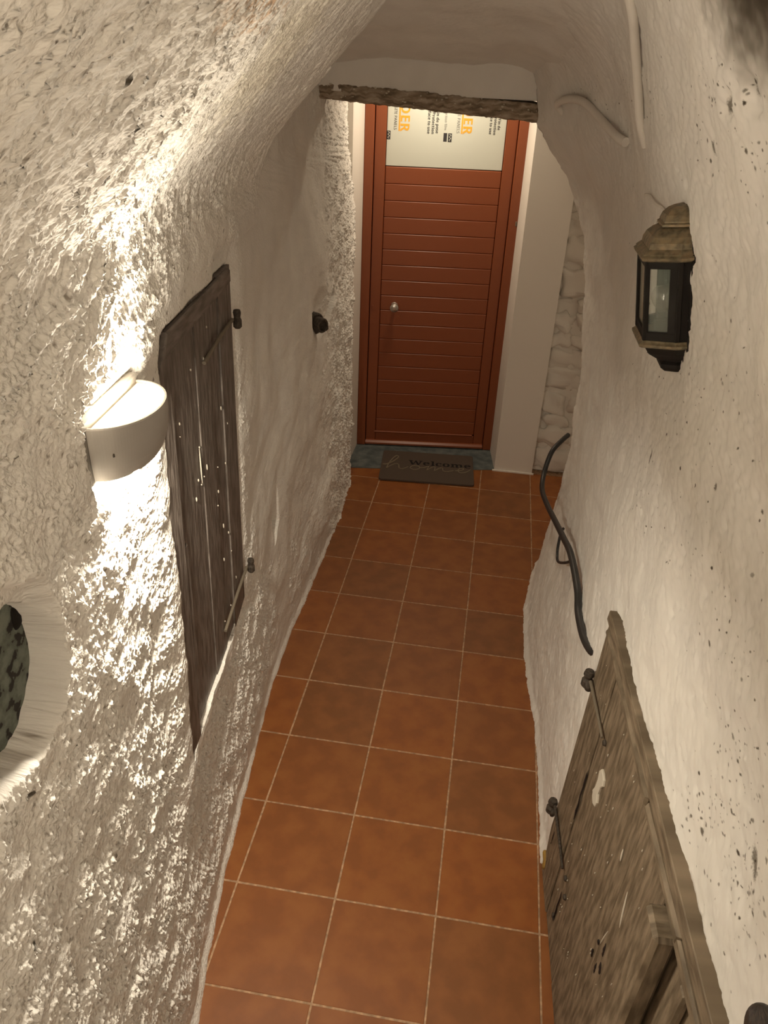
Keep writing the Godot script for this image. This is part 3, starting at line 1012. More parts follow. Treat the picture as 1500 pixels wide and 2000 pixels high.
# ================= doormat =================
func build_doormat() -> void:
	var d := thing("doormat", "dark brown doormat with Welcome and home lettering at the red door", "doormat", Vector3(0.291, 0.0045, -3.182), Basis(Vector3.UP, 0.075))
	var st := nst()
	var pts := []
	for c in [[0.315, 0.22], [-0.315, 0.22], [-0.315, -0.22], [0.315, -0.22]]:
		var a0 := atan2(c[1], c[0])
		a0 = [PI * 0.0, PI * 0.5, PI, PI * 1.5][[[1, 1], [-1, 1], [-1, -1], [1, -1]].find([int(signf(c[0])), int(signf(c[1]))])]
		for k in 5:
			var a: float = a0 + PI * 0.5 * k / 4
			pts.append(Vector2(c[0] - signf(c[0]) * 0.02 + 0.02 * cos(a), c[1] - signf(c[1]) * 0.02 + 0.02 * sin(a)))
	prism(st, pts, Vector3.RIGHT, Vector3.BACK, Vector3.UP, Vector3.ZERO, 0.011)
	part("mat_body", st, M.mat, d)
	var flat := Basis(Vector3.RIGHT, -PI / 2)
	text(d, "Welcome", 0.092, ["Droid Serif"], M.matdark, Vector3(0.085, 0.0114, -0.052), flat, 700, HORIZONTAL_ALIGNMENT_CENTER, 1.0)
	# the word «home» in one running brush line
	var sh := nst()
	var W := func(a: Array) -> Array:
		var o := []
		for p in a: o.append(Vector3(p[0], 0.0115, p[1]))
		return smooth_path(o, 6)
	tube(sh, W.call([[-0.305, 0.005], [-0.275, 0.0], [-0.235, -0.05], [-0.205, -0.115], [-0.215, -0.14], [-0.235, -0.11], [-0.262, -0.02], [-0.275, 0.065]]), 0.0052, 6)
	tube(sh, W.call([[-0.275, 0.065], [-0.25, 0.02], [-0.215, -0.015], [-0.195, 0.0], [-0.19, 0.045], [-0.165, 0.055], [-0.13, 0.02]]), 0.0034, 6)
	tube(sh, W.call([[-0.10, 0.0], [-0.115, 0.03], [-0.09, 0.055], [-0.055, 0.04], [-0.055, 0.005], [-0.085, -0.005], [-0.10, 0.0]]), 0.0036, 6)
	tube(sh, W.call([[-0.055, 0.02], [-0.02, 0.015], [0.01, -0.01], [0.0, 0.05], [0.035, 0.0], [0.055, 0.0], [0.05, 0.05], [0.085, 0.01], [0.105, 0.005], [0.11, 0.045], [0.14, 0.05], [0.18, 0.03]]), 0.0034, 6)
	tube(sh, W.call([[0.19, 0.03], [0.23, 0.02], [0.25, -0.005], [0.23, -0.015], [0.21, 0.02], [0.225, 0.055], [0.265, 0.04], [0.295, 0.0]]), 0.0036, 6)
	part("lettering", sh, M.matlight, d)


# ================= lights =================
func area(parent: Node, at: Vector3, size: Vector2, rot: Vector3, energy: float, col: Color) -> void:
	var l := AreaLight3D.new()
	l.name = "area_light"
	l.area_size = size
	l.light_energy = energy
	l.light_color = col
	l.shadow_enabled = true
	l.set("area_range", 12.0)
	l.set("area_attenuation", 2.0)
	l.position = at
	l.rotation = rot
	parent.add_child(l, true)

func dshape(rx: float, rz: float, grow: float) -> Array:
	var a := []
	var n := 56
	for i in n + 1:
		var t := PI * i / n
		var c := cos(t)
		var s := sin(t)
		a.append(Vector2(signf(c) * absf(c) * (rx + grow), pow(s, 0.95) * (rz + grow)))
	return a

func build_wall_lamp() -> void:
	# half-round up-and-down light on the left wall
	var b := Basis(Vector3(-0.08, 0, -0.997), Vector3(0, 1, 0), Vector3(0.997, 0, -0.08))
	var o := thing("wall_lamp", "lit half-round pale grey up-and-down wall lamp on the rough left wall", "wall lamp", Vector3(-0.014, 1.720, 0.33), b)
	var Y0 := 0.0
	var Y1 := 0.100
	var st := nst()
	var ring := func(y: float, g: float) -> Array:
		var a := []
		var t := clampf(y / Y1, 0.0, 1.0)
		for p in dshape(lerpf(0.113, 0.118, 1.0 - pow(1.0 - t, 3.0)), lerpf(0.066, 0.089, 1.0 - pow(1.0 - t, 3.0)), g): a.append(Vector3(p.x, y, p.y))
		return a
	# shell: outer face, rims, inner face
	var rs := [ring.call(Y0 + 0.010, -0.006), ring.call(Y0, -0.005), ring.call(Y0, -0.001), ring.call(Y0 + 0.003, 0.0), ring.call(Y0 + 0.010, 0.0), ring.call(Y0 + 0.018, 0.0), ring.call(Y0 + 0.028, 0.0), ring.call(Y0 + 0.04, 0.0), ring.call(Y0 + 0.055, 0.0), ring.call(Y0 + 0.075, 0.0), ring.call(Y1 - 0.003, 0.0), ring.call(Y1, -0.001), ring.call(Y1, -0.005), ring.call(Y1 - 0.010, -0.006)]
	for i in rs.size() - 1:
		for k in rs[i].size() - 1:
			var mid := Vector3(0, (Y0 + Y1) * 0.5, 0.04)
			quad(st, rs[i][k], rs[i][k + 1], rs[i + 1][k + 1], rs[i + 1][k], mid)
	part("housing", st, M.lampbody, o)
	var sp := nst()
	bx(sp, Vector3(0, 0.053, -0.010), Vector3(0.248, 0.118, 0.020), 0.003)
	part("back_plate", sp, M.plate, o)
	for k in 2:
		var sg := nst()
		var poly := []
		for p in dshape([0.118, 0.113][k], [0.088, 0.066][k], -0.006): poly.append(p)
		prism(sg, poly, Vector3.RIGHT, Vector3.BACK, Vector3.UP, Vector3(0, [Y1 - 0.010, Y0 + 0.006][k], 0.002), 0.004)
		var gp := part("diffuser", sg, M.glow, o)
		gp.set_meta("label", ["glowing upper glass diffuser", "glowing lower glass diffuser"][k])
	area(o, Vector3(0, Y1 - 0.004, 0.042), Vector2(0.15, 0.05), Vector3(PI / 2, 0, 0), 0.37, Color(1.0, 0.95, 0.86))
	area(o, Vector3(0, Y0 + 0.004, 0.036), Vector2(0.15, 0.044), Vector3(-PI / 2, 0, 0), 1.65, Color(1.0, 0.95, 0.86))
	var ss := nst()
	lathe(ss, [Vector2(0, 0.002), Vector2(0.003, 0.002), Vector2(0.0042, 0.0)], 12, Transform3D(Basis(Vector3.RIGHT, PI / 2), Vector3(-0.106, 0.050, 0.036)))
	part("screw", ss, M.iron, o)

func build_vestibule_lamp() -> void:
	var o := thing("ceiling_light", "small round ceiling light hidden behind the lintel, above the red door", "ceiling light", Vector3(0.24, 2.62, -3.20))
	var st := nst()
	lathe(st, [Vector2(0, 0.0), Vector2(0.10, 0.0), Vector2(0.10, -0.025), Vector2(0.092, -0.030), Vector2(0.086, -0.026)], 28)
	part("rim", st, M.lampbody, o)
	var sg := nst()
	lathe(sg, [Vector2(0.088, -0.026), Vector2(0.07, -0.036), Vector2(0.04, -0.042), Vector2(0.0, -0.044)], 28)
	part("diffuser", sg, M.glow, o)
	area(o, Vector3(0, -0.047, 0), Vector2(0.13, 0.13), Vector3(-PI / 2, 0, 0), 0.78, Color(1.0, 0.93, 0.82))

func build_fill_light() -> void:  # added unseen fill light that evens out brightness along the passage
	var o := thing("fill_light", "round glowing fill light added out of sight behind the viewer", "fill light", Vector3(0.86, 2.05, 2.195), Basis(Vector3.RIGHT, -PI / 2))
	var st := nst()
	lathe(st, [Vector2(0, 0.0), Vector2(0.16, 0.0), Vector2(0.16, 0.025), Vector2(0.15, 0.030), Vector2(0.142, 0.026)], 28)
	part("rim", st, M.lampbody, o)
	var sg := nst()
	lathe(sg, [Vector2(0.144, 0.026), Vector2(0.11, 0.036), Vector2(0.06, 0.042), Vector2(0.0, 0.044)], 28)
	part("diffuser", sg, M.glow, o)
	area(o, Vector3(0, 0.048, 0), Vector2(0.22, 0.22), Vector3(PI / 2, 0, 0), 0.48, Color(1.0, 0.94, 0.85))


# ================= dark shutter in the left wall =================
func build_shutter() -> void:
	# local: x along the wall towards the door (-z), y up, z out of the wall
	var ax := Vector3(-0.0995, 0, -0.995).normalized()
	var b := Basis(ax, Vector3.UP, ax.cross(Vector3.UP))
	var o := thing("window_shutter", "dark closed board shutter with iron strap hinges beside the lit wall lamp", "shutter", Vector3(-0.060, 0.70, 0.095), b)
	# left edge leans: x shift with height
	var lean := Transform3D(Basis(Vector3(1, 0, 0), Vector3(0.050, 1, 0), Vector3(0, 0, 1)), Vector3.ZERO)
	var rng := RandomNumberGenerator.new()
	rng.seed = 31
	var xs := [-0.012, 0.06, 0.30, 0.425, 0.545, 0.69]
	for i in xs.size() - 1:
		var st := nst()
		var w: float = xs[i + 1] - xs[i] - 0.0018
		var top := 1.148
		if i == 0: top = 1.075
		var z: float = [0.012, -0.003, 0.0, -0.004, 0.001][i]
		var poly := [Vector2(xs[i], 0.0), Vector2(xs[i] + w, 0.0), Vector2(xs[i] + w, top), Vector2(xs[i], top)]
		if i == 0: poly = [Vector2(xs[i] - 0.03, 0.01), Vector2(xs[i] + w, 0.0), Vector2(xs[i] + w, 1.125), Vector2(xs[i], 1.07)]
		if i == 1: poly = [Vector2(xs[i], 0.0), Vector2(xs[i] + w, 0.0), Vector2(xs[i] + w, top), Vector2(xs[i] + 0.02, top), Vector2(xs[i], 1.13)]
		if i == 4: poly = [Vector2(xs[i], 0.0), Vector2(xs[i] + w, 0.02), Vector2(xs[i] + w, top), Vector2(xs[i], top)]
		bevel_board(st, poly, z - 0.03, z, 0.0008, lean, Vector2(rng.randf() * 3.0, rng.randf() * 3.0))
		part("board", st, M.shutter, o)
	var sbk := nst()
	bevel_board(sbk, [Vector2(0.0, 0.02), Vector2(0.66, 0.02), Vector2(0.66, 1.12), Vector2(0.0, 1.05)], -0.034, -0.018, 0.002, lean, Vector2(0.9, 0.1), true)
	part("gap_dark_sheet", sbk, M.black, o)  # black sheet added behind the boards to keep their gaps dark
	# frame members: ledge under the top edge, slim strip down the near edge
	var sr := nst()
	bevel_board(sr, [Vector2(0.02, 1.085), Vector2(0.65, 1.108), Vector2(0.65, 1.145), Vector2(0.06, 1.138)], 0.0, 0.013, 0.004, lean, Vector2(0.3, 0.2), true)
	part("top_ledge", sr, M.shutter, o)
	var sn := nst()
	bevel_board(sn, [Vector2(0.075, 0.10), Vector2(0.105, 0.09), Vector2(0.09, 0.60), Vector2(0.065, 0.60)], 0.0, 0.009, 0.003, lean, Vector2(0.7, 0.5))
	part("worn_batten", sn, M.shutter, o)
	# iron straps with pin knuckles at the far edge
	for h in [[1.002, 0.985], [0.140, 0.110]]:
		var ss := nst()
		tube(ss, [Vector3(0.40, h[1] - 0.012, 0.006) , Vector3(0.56, (h[0] + h[1]) * 0.5, 0.009), Vector3(0.70, h[0], 0.012)], 0.0055, 8)
		part("strap", ss, M.paleiron, o)
		var sk := nst()
		lathe(sk, [Vector2(0, 0.028), Vector2(0.010, 0.026), Vector2(0.012, 0.018), Vector2(0.0095, 0.004), Vector2(0.013, -0.004), Vector2(0.013, -0.022), Vector2(0.008, -0.028), Vector2(0, -0.028)], 12, Transform3D(Basis(), Vector3(0.712, h[0], 0.024)))
		part("hinge_pin", sk, M.iron, o)
	# whitewash drips on the boards
	var sd := nst()
	for i in 24:
		var x := rng.randf_range(0.07, 0.62)
		var y := rng.randf_range(0.1, 1.05)
		var r := rng.randf_range(0.001, 0.0026)
		lump(sd, lean * Vector3(x, y, 0.001), Vector3(r, r * rng.randf_range(1, 4.5), 0.0022), nC, 0.0, 1.0, 7, 5)
	lump(sd, lean * Vector3(0.275, 0.72, 0.001), Vector3(0.0018, 0.055, 0.002), nC, 0.0, 1.0, 7, 7)
	sd.generate_normals()
	part("paint_drips", sd, M.splash, o).set_meta("kind", "stuff")

# a board: polygon in xy, from z0 to z1, front edge chamfered
func bevel_board(st: SurfaceTool, poly: Array, z0: float, z1: float, bev: float, xf: Transform3D, shift: Vector2, across := false) -> void:
	var c := Vector2.ZERO
	for p in poly: c += p
	c /= poly.size()
	var inner := []
	for i in poly.size():
		var p: Vector2 = poly[i]
		var a: Vector2 = (p - poly[(i + poly.size() - 1) % poly.size()]).normalized()
		var b: Vector2 = (poly[(i + 1) % poly.size()] - p).normalized()
		var n := (Vector2(-a.y, a.x) + Vector2(-b.y, b.x)).normalized()
		if n.dot(c - p) < 0.0: n = -n
		inner.append(p + n * bev * 1.2)
	var uv := func(p: Vector2) -> Vector2: return (Vector2(p.y, p.x) if across else p) + shift
	var mid := xf * Vector3(c.x, c.y, (z0 + z1) * 0.5)
	var n := poly.size()
	for i in n:
		var k := (i + 1) % n
		var P := func(p: Vector2, z: float) -> Vector3: return xf * Vector3(p.x, p.y, z)
		quad(st, P.call(poly[i], z0), P.call(poly[k], z0), P.call(poly[k], z1 - bev), P.call(poly[i], z1 - bev), mid, uv.call(poly[i]), uv.call(poly[k]), uv.call(poly[k]), uv.call(poly[i]))
		quad(st, P.call(poly[i], z1 - bev), P.call(poly[k], z1 - bev), P.call(inner[k], z1), P.call(inner[i], z1), mid, uv.call(poly[i]), uv.call(poly[k]), uv.call(inner[k]), uv.call(inner[i]))
	var idx := Geometry2D.triangulate_polygon(PackedVector2Array(inner))
	for k in range(0, idx.size(), 3):
		var a: Vector2 = inner[idx[k]]
		var b: Vector2 = inner[idx[k + 1]]
		var d: Vector2 = inner[idx[k + 2]]
		tri(st, xf * Vector3(a.x, a.y, z1), xf * Vector3(b.x, b.y, z1), xf * Vector3(d.x, d.y, z1), mid, uv.call(a), uv.call(b), uv.call(d))


# ================= painted hatch in the porthole =================
func build_hatch() -> void:
	var o := thing("porthole_hatch", "flaking green-grey round metal hatch in the plaster porthole at the left edge", "hatch", Vector3(-0.030, 1.548, 0.770), Basis(Vector3(-0.08, 0, -0.997), Vector3.UP, Vector3(0.997, 0, -0.08)))
	var st := nst()
	var ring := []
	for i in 40: ring.append(Vector2(cos(TAU * i / 40), sin(TAU * i / 40)) * 0.128)
	bevel_board(st, ring, -0.012, 0.0, 0.003, Transform3D(), Vector2(0.2, 0.1))
	part("plate", st, M.hatch, o)
	var sb := nst()
	lump(sb, Vector3(0.100, 0.052, -0.002), Vector3(0.009, 0.020, 0.006), nB, 0.006, 0.7, 12, 8)
	sb.generate_normals()
	part("latch", sb, M.black, o)


# ================= low old wooden door, right wall =================
func build_low_door() -> void:
	# local: x along the wall towards the viewer, y up the batter, z out of the wall
	var u := Vector3(0.0412, 0, 0.9991).normalized()
	var v := Vector3(0.034, 0.9994, -0.0014).normalized()
	var n := u.cross(v).normalized()          # towards -x, the passage
	var o := thing("low_wooden_door", "low weathered grey-brown board door with nailed battens set into the right wall", "door", Vector3(1.005, 0.004, -0.249), Basis(u, v, n))
	var rng := RandomNumberGenerator.new()
	rng.seed = 8
	var I := Transform3D()
	# vertical boards
	var seams := [0.0, 0.176, 0.40, 0.61, 0.795]
	var polys := [
		[Vector2(-0.004, 0.30), Vector2(-0.012, 0.18), Vector2(0.012, 0.055), Vector2(0.0, 0.0), Vector2(0.174, 0.0), Vector2(0.173, 0.44), Vector2(0.168, 0.56), Vector2(0.174, 0.70), Vector2(0.174, 1.062), Vector2(0.002, 1.062)],
		[Vector2(0.179, 0.0), Vector2(0.398, 0.0), Vector2(0.398, 1.066), Vector2(0.178, 1.066), Vector2(0.178, 0.68), Vector2(0.186, 0.56), Vector2(0.180, 0.44)],
		[Vector2(0.4005, 0.0), Vector2(0.608, 0.0), Vector2(0.608, 1.068), Vector2(0.4005, 1.066)],
		[Vector2(0.6105, 0.0), Vector2(0.795, 0.0), Vector2(0.795, 1.07), Vector2(0.6105, 1.068)],
		[Vector2(0.798, 0.0), Vector2(1.00, 0.0), Vector2(1.00, 1.073), Vector2(0.798, 1.07)],
		[Vector2(1.003, 0.0), Vector2(1.24, 0.0), Vector2(1.24, 1.078), Vector2(1.003, 1.073)]]
	for i in polys.size():
		var st := nst()
		var z: float = [0.004, 0.0, 0.001, 0.003, -0.006, -0.002][i]
		bevel_board(st, polys[i], z - 0.035, z, 0.003, I, Vector2(rng.randf() * 4.0, rng.randf() * 4.0))
		part("board", st, M.oldwood, o)
	var sbk := nst()
	bevel_board(sbk, [Vector2(0.03, 0.0), Vector2(1.22, 0.0), Vector2(1.22, 1.06), Vector2(0.03, 1.06)], -0.016, -0.008, 0.002, I, Vector2(0.9, 0.1), true)
	part("gap_dark_sheet", sbk, M.black, o)  # added black sheet, stands in for the shade between the door boards
	# rail closing the top edge
	var sx := nst()
	bevel_board(sx, [Vector2(-0.004, 1.060), Vector2(1.24, 1.076), Vector2(1.24, 1.116), Vector2(0.002, 1.094)], -0.03, 0.012, 0.002, I, Vector2(2.0, 0.7), true)
	part("top_rail", sx, M.oldwood, o)
	# ledge along the top edge, in two lengths
	for l in [[0.02, 0.60, 1.042, 1.048], [0.604, 0.90, 1.044, 1.050]]:
		var sl := nst()
		bevel_board(sl, [Vector2(l[0], l[2] - 0.012), Vector2(l[1], l[3] - 0.016), Vector2(l[1], l[3] + 0.012), Vector2(l[0], l[2] + 0.006)], 0.0, 0.014, 0.007, I, Vector2(rng.randf(), rng.randf()), true)
		part("top_ledge", sl, M.oldwood, o)
	# thick upright post over the meeting edge
	var sp := nst()
	bx(sp, Vector3(0.862, 0.495, 0.020), Vector3(0.078, 1.03, 0.042), 0.008, 1, Transform3D(Basis(Vector3(0, 0, 1), 0.015), Vector3.ZERO), Vector2(1.3, 0.4))
	part("post", sp, M.oldwood, o)
	# panel moulding of the second leaf
	var sm := nst()
	bx(sm, Vector3(1.03, 1.04, 0.004), Vector3(0.30, 0.03, 0.016), 0.005, 0)
	bx(sm, Vector3(0.965, 0.52, 0.002), Vector3(0.03, 1.0, 0.016), 0.005, 1)
	part("moulding", sm, M.oldwood, o)
	# keyhole opening with plaster behind it
	var sk := nst()
	var kp := []
	for p in [[0.300, 0.792], [0.312, 0.788], [0.316, 0.772], [0.306, 0.748], [0.304, 0.722], [0.312, 0.702], [0.308, 0.680], [0.296, 0.670], [0.282, 0.676], [0.276, 0.694], [0.282, 0.714], [0.284, 0.745], [0.280, 0.772], [0.288, 0.790]]:
		kp.append(Vector2(0.298 + (p[0] - 0.298) * 1.5, p[1]))
	bevel_board(sk, kp, -0.002, 0.0062, 0.002, I, Vector2.ZERO)
	var pa := part("plaster_filled_hole", sk, M.splash, o)
	pa.set_meta("label", "cream plaster showing in a worn keyhole")
	# iron hinges: straps, pins on the far edge
	for h in [[0.845, -0.012, 0.815], [0.297, -0.022, 0.250]]:
		var ss := nst()
		tube(ss, [Vector3(h[1] + 0.02, h[0] - 0.004, 0.012), Vector3(0.12, h[0], 0.010), Vector3(0.225, h[0] - 0.002, 0.008)], 0.0055, 8, 0.004)
		part("strap", ss, M.paleiron if h[0] > 0.5 else M.iron, o)
		var sh := nst()
		lathe(sh, [Vector2(0, 0.030), Vector2(0.013, 0.028), Vector2(0.016, 0.015), Vector2(0.011, 0.003), Vector2(0.017, -0.006), Vector2(0.017, -0.024), Vector2(0.010, -0.032), Vector2(0, -0.032)], 12, Transform3D(Basis(), Vector3(h[1], h[2] + 0.02, 0.016)))
		lump(sh, Vector3(h[1] + 0.004, h[2], 0.012), Vector3(0.020, 0.02, 0.012), nB, 0.008, 0.7, 10, 8)
		part("hinge_pin", sh, M.iron, o)
	# nail heads, worm holes
	var sn := nst()
	for p in [[0.255, 0.11], [0.26, 0.30], [0.24, 0.84], [0.30, 0.27]]:
		lathe(sn, [Vector2(0, 0.007), Vector2(0.007, 0.006), Vector2(0.009, 0.0)], 10, Transform3D(Basis(Vector3.RIGHT, PI / 2), Vector3(p[0], p[1], 0.056 if p[0] > 0.8 else 0.002)))
	part("nail", sn, M.iron, o)
	var sd := nst()
	for i in 60:
		var x := rng.randf_range(0.03, 0.78)
		var y := rng.randf_range(0.05, 1.04)
		var r := rng.randf_range(0.0008, 0.0018)
		lump(sd, Vector3(x, y, 0.003), Vector3(r, r * rng.randf_range(1, 4.0), 0.002), nC, 0.0, 1.0, 7, 5)
	for s in [[0.66, 0.77, 0.0035, 0.05, 0.25], [0.56, 0.82, 0.003, 0.018, 0.2], [0.62, 0.60, 0.002, 0.04, -0.2]]:
		lump(sd, Vector3(0, 0, 0), Vector3(s[2], s[3], 0.0025), nC, 0.0, 1.0, 8, 8, Transform3D(Basis(Vector3(0, 0, 1), s[4]), Vector3(s[0], s[1], 0.003)))
	sd.generate_normals()
	part("paint_drips", sd, M.splash, o).set_meta("kind", "stuff")
	# open splits and worn-through holes, dark inside
	var sq := nst()
	for h in [[0.178, 0.56, 0.0045, 0.10, 0.03], [0.262, 0.165, 0.003, 0.075, 0.0], [0.642, 0.585, 0.006, 0.022, 0.1], [0.655, 0.535, 0.009, 0.016, 0.3], [0.60, 0.548, 0.006, 0.007, 0.0], [0.632, 0.495, 0.005, 0.018, 0.1], [0.588, 0.485, 0.004, 0.013, 0.2], [0.04, 0.20, 0.004, 0.05, -0.1]]:
		lump(sq, Vector3.ZERO, Vector3(h[2], h[3], 0.0018), nC, 0.003, 0.9, 10, 10, Transform3D(Basis(Vector3(0, 0, 1), h[4]), Vector3(h[0], h[1], 0.003)))
	sq.generate_normals()
	part("split", sq, M.gasket, o).set_meta("kind", "stuff")
	var sy := nst()
	lump(sy, Vector3(0.02, 0.045, 0.004), Vector3(0.022, 0.03, 0.006), nB, 0.03, 0.9, 12, 8)
	sy.generate_normals()
	part("putty_patch", sy, M.yellow, o)


# ================= half lantern on the right wall =================
func build_lantern() -> void:
	var by := Vector3(-0.165, 0.986, 0.0).normalized()
	var bz := Vector3(-0.986, -0.165, 0.0).normalized()
	var bxv := by.cross(bz).normalized()
	var o := thing("wall_lantern", "old unlit half-hexagon wall lantern with brass-brown dome and black body", "wall lantern", Vector3(1.043, 1.864, -0.255), Basis(bxv, by, bz).scaled(Vector3.ONE * 0.86))
	var plan := [Vector2(0.108, 0.0), Vector2(0.108, 0.026), Vector2(0.068, 0.098), Vector2(-0.068, 0.098), Vector2(-0.108, 0.026), Vector2(-0.108, 0.0)]
	var ring := func(y: float, s: float, dz := 0.0) -> Array:
		var a := []
		for p in plan: a.append(Vector3(p.x * s, y, maxf(-0.002, p.y * s + dz * (1.0 if p.y > 0.0 else 0.0))))
		return a
	# tail
	var st := nst()
	loft(st, [ring.call(-0.008, 0.98), ring.call(-0.030, 0.86), ring.call(-0.050, 0.62), ring.call(-0.062, 0.44)])
	part("tail", st, M.black, o)
	var sf := nst()
	loft(sf, [ring.call(-0.060, 0.40), ring.call(-0.068, 0.50), ring.call(-0.078, 0.50), ring.call(-0.090, 0.38), ring.call(-0.097, 0.20)])
	part("finial", sf, M.black, o)
	# bottom band
	var sb := nst()
	loft(sb, [ring.call(-0.008, 1.06), ring.call(-0.004, 1.12), ring.call(0.002, 1.12), ring.call(0.006, 1.06), ring.call(0.010, 1.03)])
	part("bottom_band", sb, M.brass, o)
	# glazed body: posts and rails
	var H0 := 0.010
	var H1 := 0.206
	var sp := nst()
	for i in range(1, 5):
		var p: Vector2 = plan[i]
		bx(sp, Vector3(p.x * 0.98, (H0 + H1) * 0.5, p.y * 0.98), Vector3(0.013, H1 - H0, 0.013), 0.002)
	for i in range(1, 4):
		var a := Vector3(plan[i].x, 0, plan[i].y)
		var b := Vector3(plan[i + 1].x, 0, plan[i + 1].y)
		var d := (b - a).normalized()
		for h in [[H0 + 0.011, 0.022], [H1 - 0.010, 0.020]]:
			var xf := Transform3D(Basis(d, Vector3.UP, d.cross(Vector3.UP)), (a + b) * 0.49 + Vector3(0, h[0], 0))
			bx(sp, Vector3.ZERO, Vector3((b - a).length() * 0.98, h[1], 0.009), 0.002, 0, xf)
	# solid side cheeks by the wall
	for s in [-1.0, 1.0]:
		bx(sp, Vector3(0.105 * s, (H0 + H1) * 0.5, 0.013), Vector3(0.008, H1 - H0, 0.026), 0.001)
		var a2 := Vector3(0.108 * s, 0, 0.026)
		var b2 := Vector3(0.068 * s, 0, 0.098)
		var dd := (b2 - a2).normalized()
		var xf2 := Transform3D(Basis(dd, Vector3.UP, dd.cross(Vector3.UP)), a2.lerp(b2, 0.16) * 0.985 + Vector3(0, (H0 + H1) * 0.5, 0))
		bx(sp, Vector3.ZERO, Vector3(0.022, H1 - H0, 0.007), 0.001, 1, xf2)
	part("frame", sp, M.black, o)
	for i in range(1, 4):
		var a := Vector3(plan[i].x, H0 + 0.01, plan[i].y) * Vector3(0.95, 1, 0.95)
		var b := Vector3(plan[i + 1].x, H0 + 0.01, plan[i + 1].y) * Vector3(0.95, 1, 0.95)
		var d := (b - a).normalized()
		var sg := nst()
		bx(sg, Vector3.ZERO, Vector3((b - a).length(), H1 - H0 - 0.014, 0.0022), 0.0004, 1, Transform3D(Basis(d, Vector3.UP, d.cross(Vector3.UP)), (a + b) * 0.5 + Vector3(0, (H1 - H0) * 0.5 - 0.01, 0)))
		part("pane", sg, M.dustyglass if i == 2 else M.glass, o)
	# back plate, bulb and holder inside
	var sk := nst()
	var rng := RandomNumberGenerator.new()
	rng.seed = 4
	var edge := [Vector2(-0.112, -0.09), Vector2(-0.06, -0.098), Vector2(0.0, -0.10)]
	var yy := -0.095
	while yy < 0.298:
		var half := 0.118
		if yy < -0.01: half = lerpf(0.052, 0.116, (yy + 0.095) / 0.085)
		if yy > 0.235: half = lerpf(0.112, 0.05, (yy - 0.235) / 0.063)
		edge.append(Vector2(half + rng.randf_range(-0.003, 0.007), yy))
		yy += 0.011
	edge.append(Vector2(-0.04, 0.298))
	edge.append(Vector2(-0.10, 0.23))
	edge[0] = Vector2(-0.10, 0.0)
	edge[1] = Vector2(-0.05, -0.085)
	bevel_board(sk, edge, -0.012, 0.003, 0.001, Transform3D(), Vector2.ZERO)
	part("back_plate", sk, M.black, o)
	var sr := nst()
	bx(sr, Vector3(0.0, 0.11, 0.008), Vector3(0.17, 0.17, 0.006), 0.002)
	part("reflector", sr, M.brass, o)
	var sh := nst()
	lathe(sh, [Vector2(0, 0.0), Vector2(0.020, 0.0), Vector2(0.020, 0.030), Vector2(0.014, 0.034), Vector2(0.013, 0.050), Vector2(0, 0.050)], 16, Transform3D(Basis(), Vector3(0.0, 0.012, 0.046)))
	part("lamp_holder", sh, M.black, o)
	var sbulb := nst()
	lathe(sbulb, [Vector2(0.012, 0.0), Vector2(0.014, 0.008), Vector2(0.024, 0.022), Vector2(0.030, 0.038), Vector2(0.028, 0.052), Vector2(0.018, 0.064), Vector2(0.0, 0.068)], 20, Transform3D(Basis(), Vector3(0.0, 0.060, 0.046)))
	part("bulb", sbulb, M.bulbglass, o)
	# eave moulding, dome, cap
	var se := nst()
	loft(se, [ring.call(0.202, 1.02), ring.call(0.207, 1.12), ring.call(0.214, 1.14), ring.call(0.218, 1.08), ring.call(0.221, 1.09), ring.call(0.226, 1.03), ring.call(0.230, 0.97)])
	part("eave", se, M.brass, o)
	var sdm := nst()
	loft(sdm, [ring.call(0.229, 0.96), ring.call(0.243, 0.93), ring.call(0.256, 0.85), ring.call(0.266, 0.72), ring.call(0.273, 0.58), ring.call(0.276, 0.50)])
	part("dome", sdm, M.brass, o)
	var sc := nst()
	loft(sc, [ring.call(0.272, 0.52), ring.call(0.275, 0.63), ring.call(0.280, 0.63), ring.call(0.283, 0.58), ring.call(0.286, 0.58), ring.call(0.299, 0.52), ring.call(0.310, 0.40), ring.call(0.316, 0.26)])
	part("cap", sc, M.brass, o)


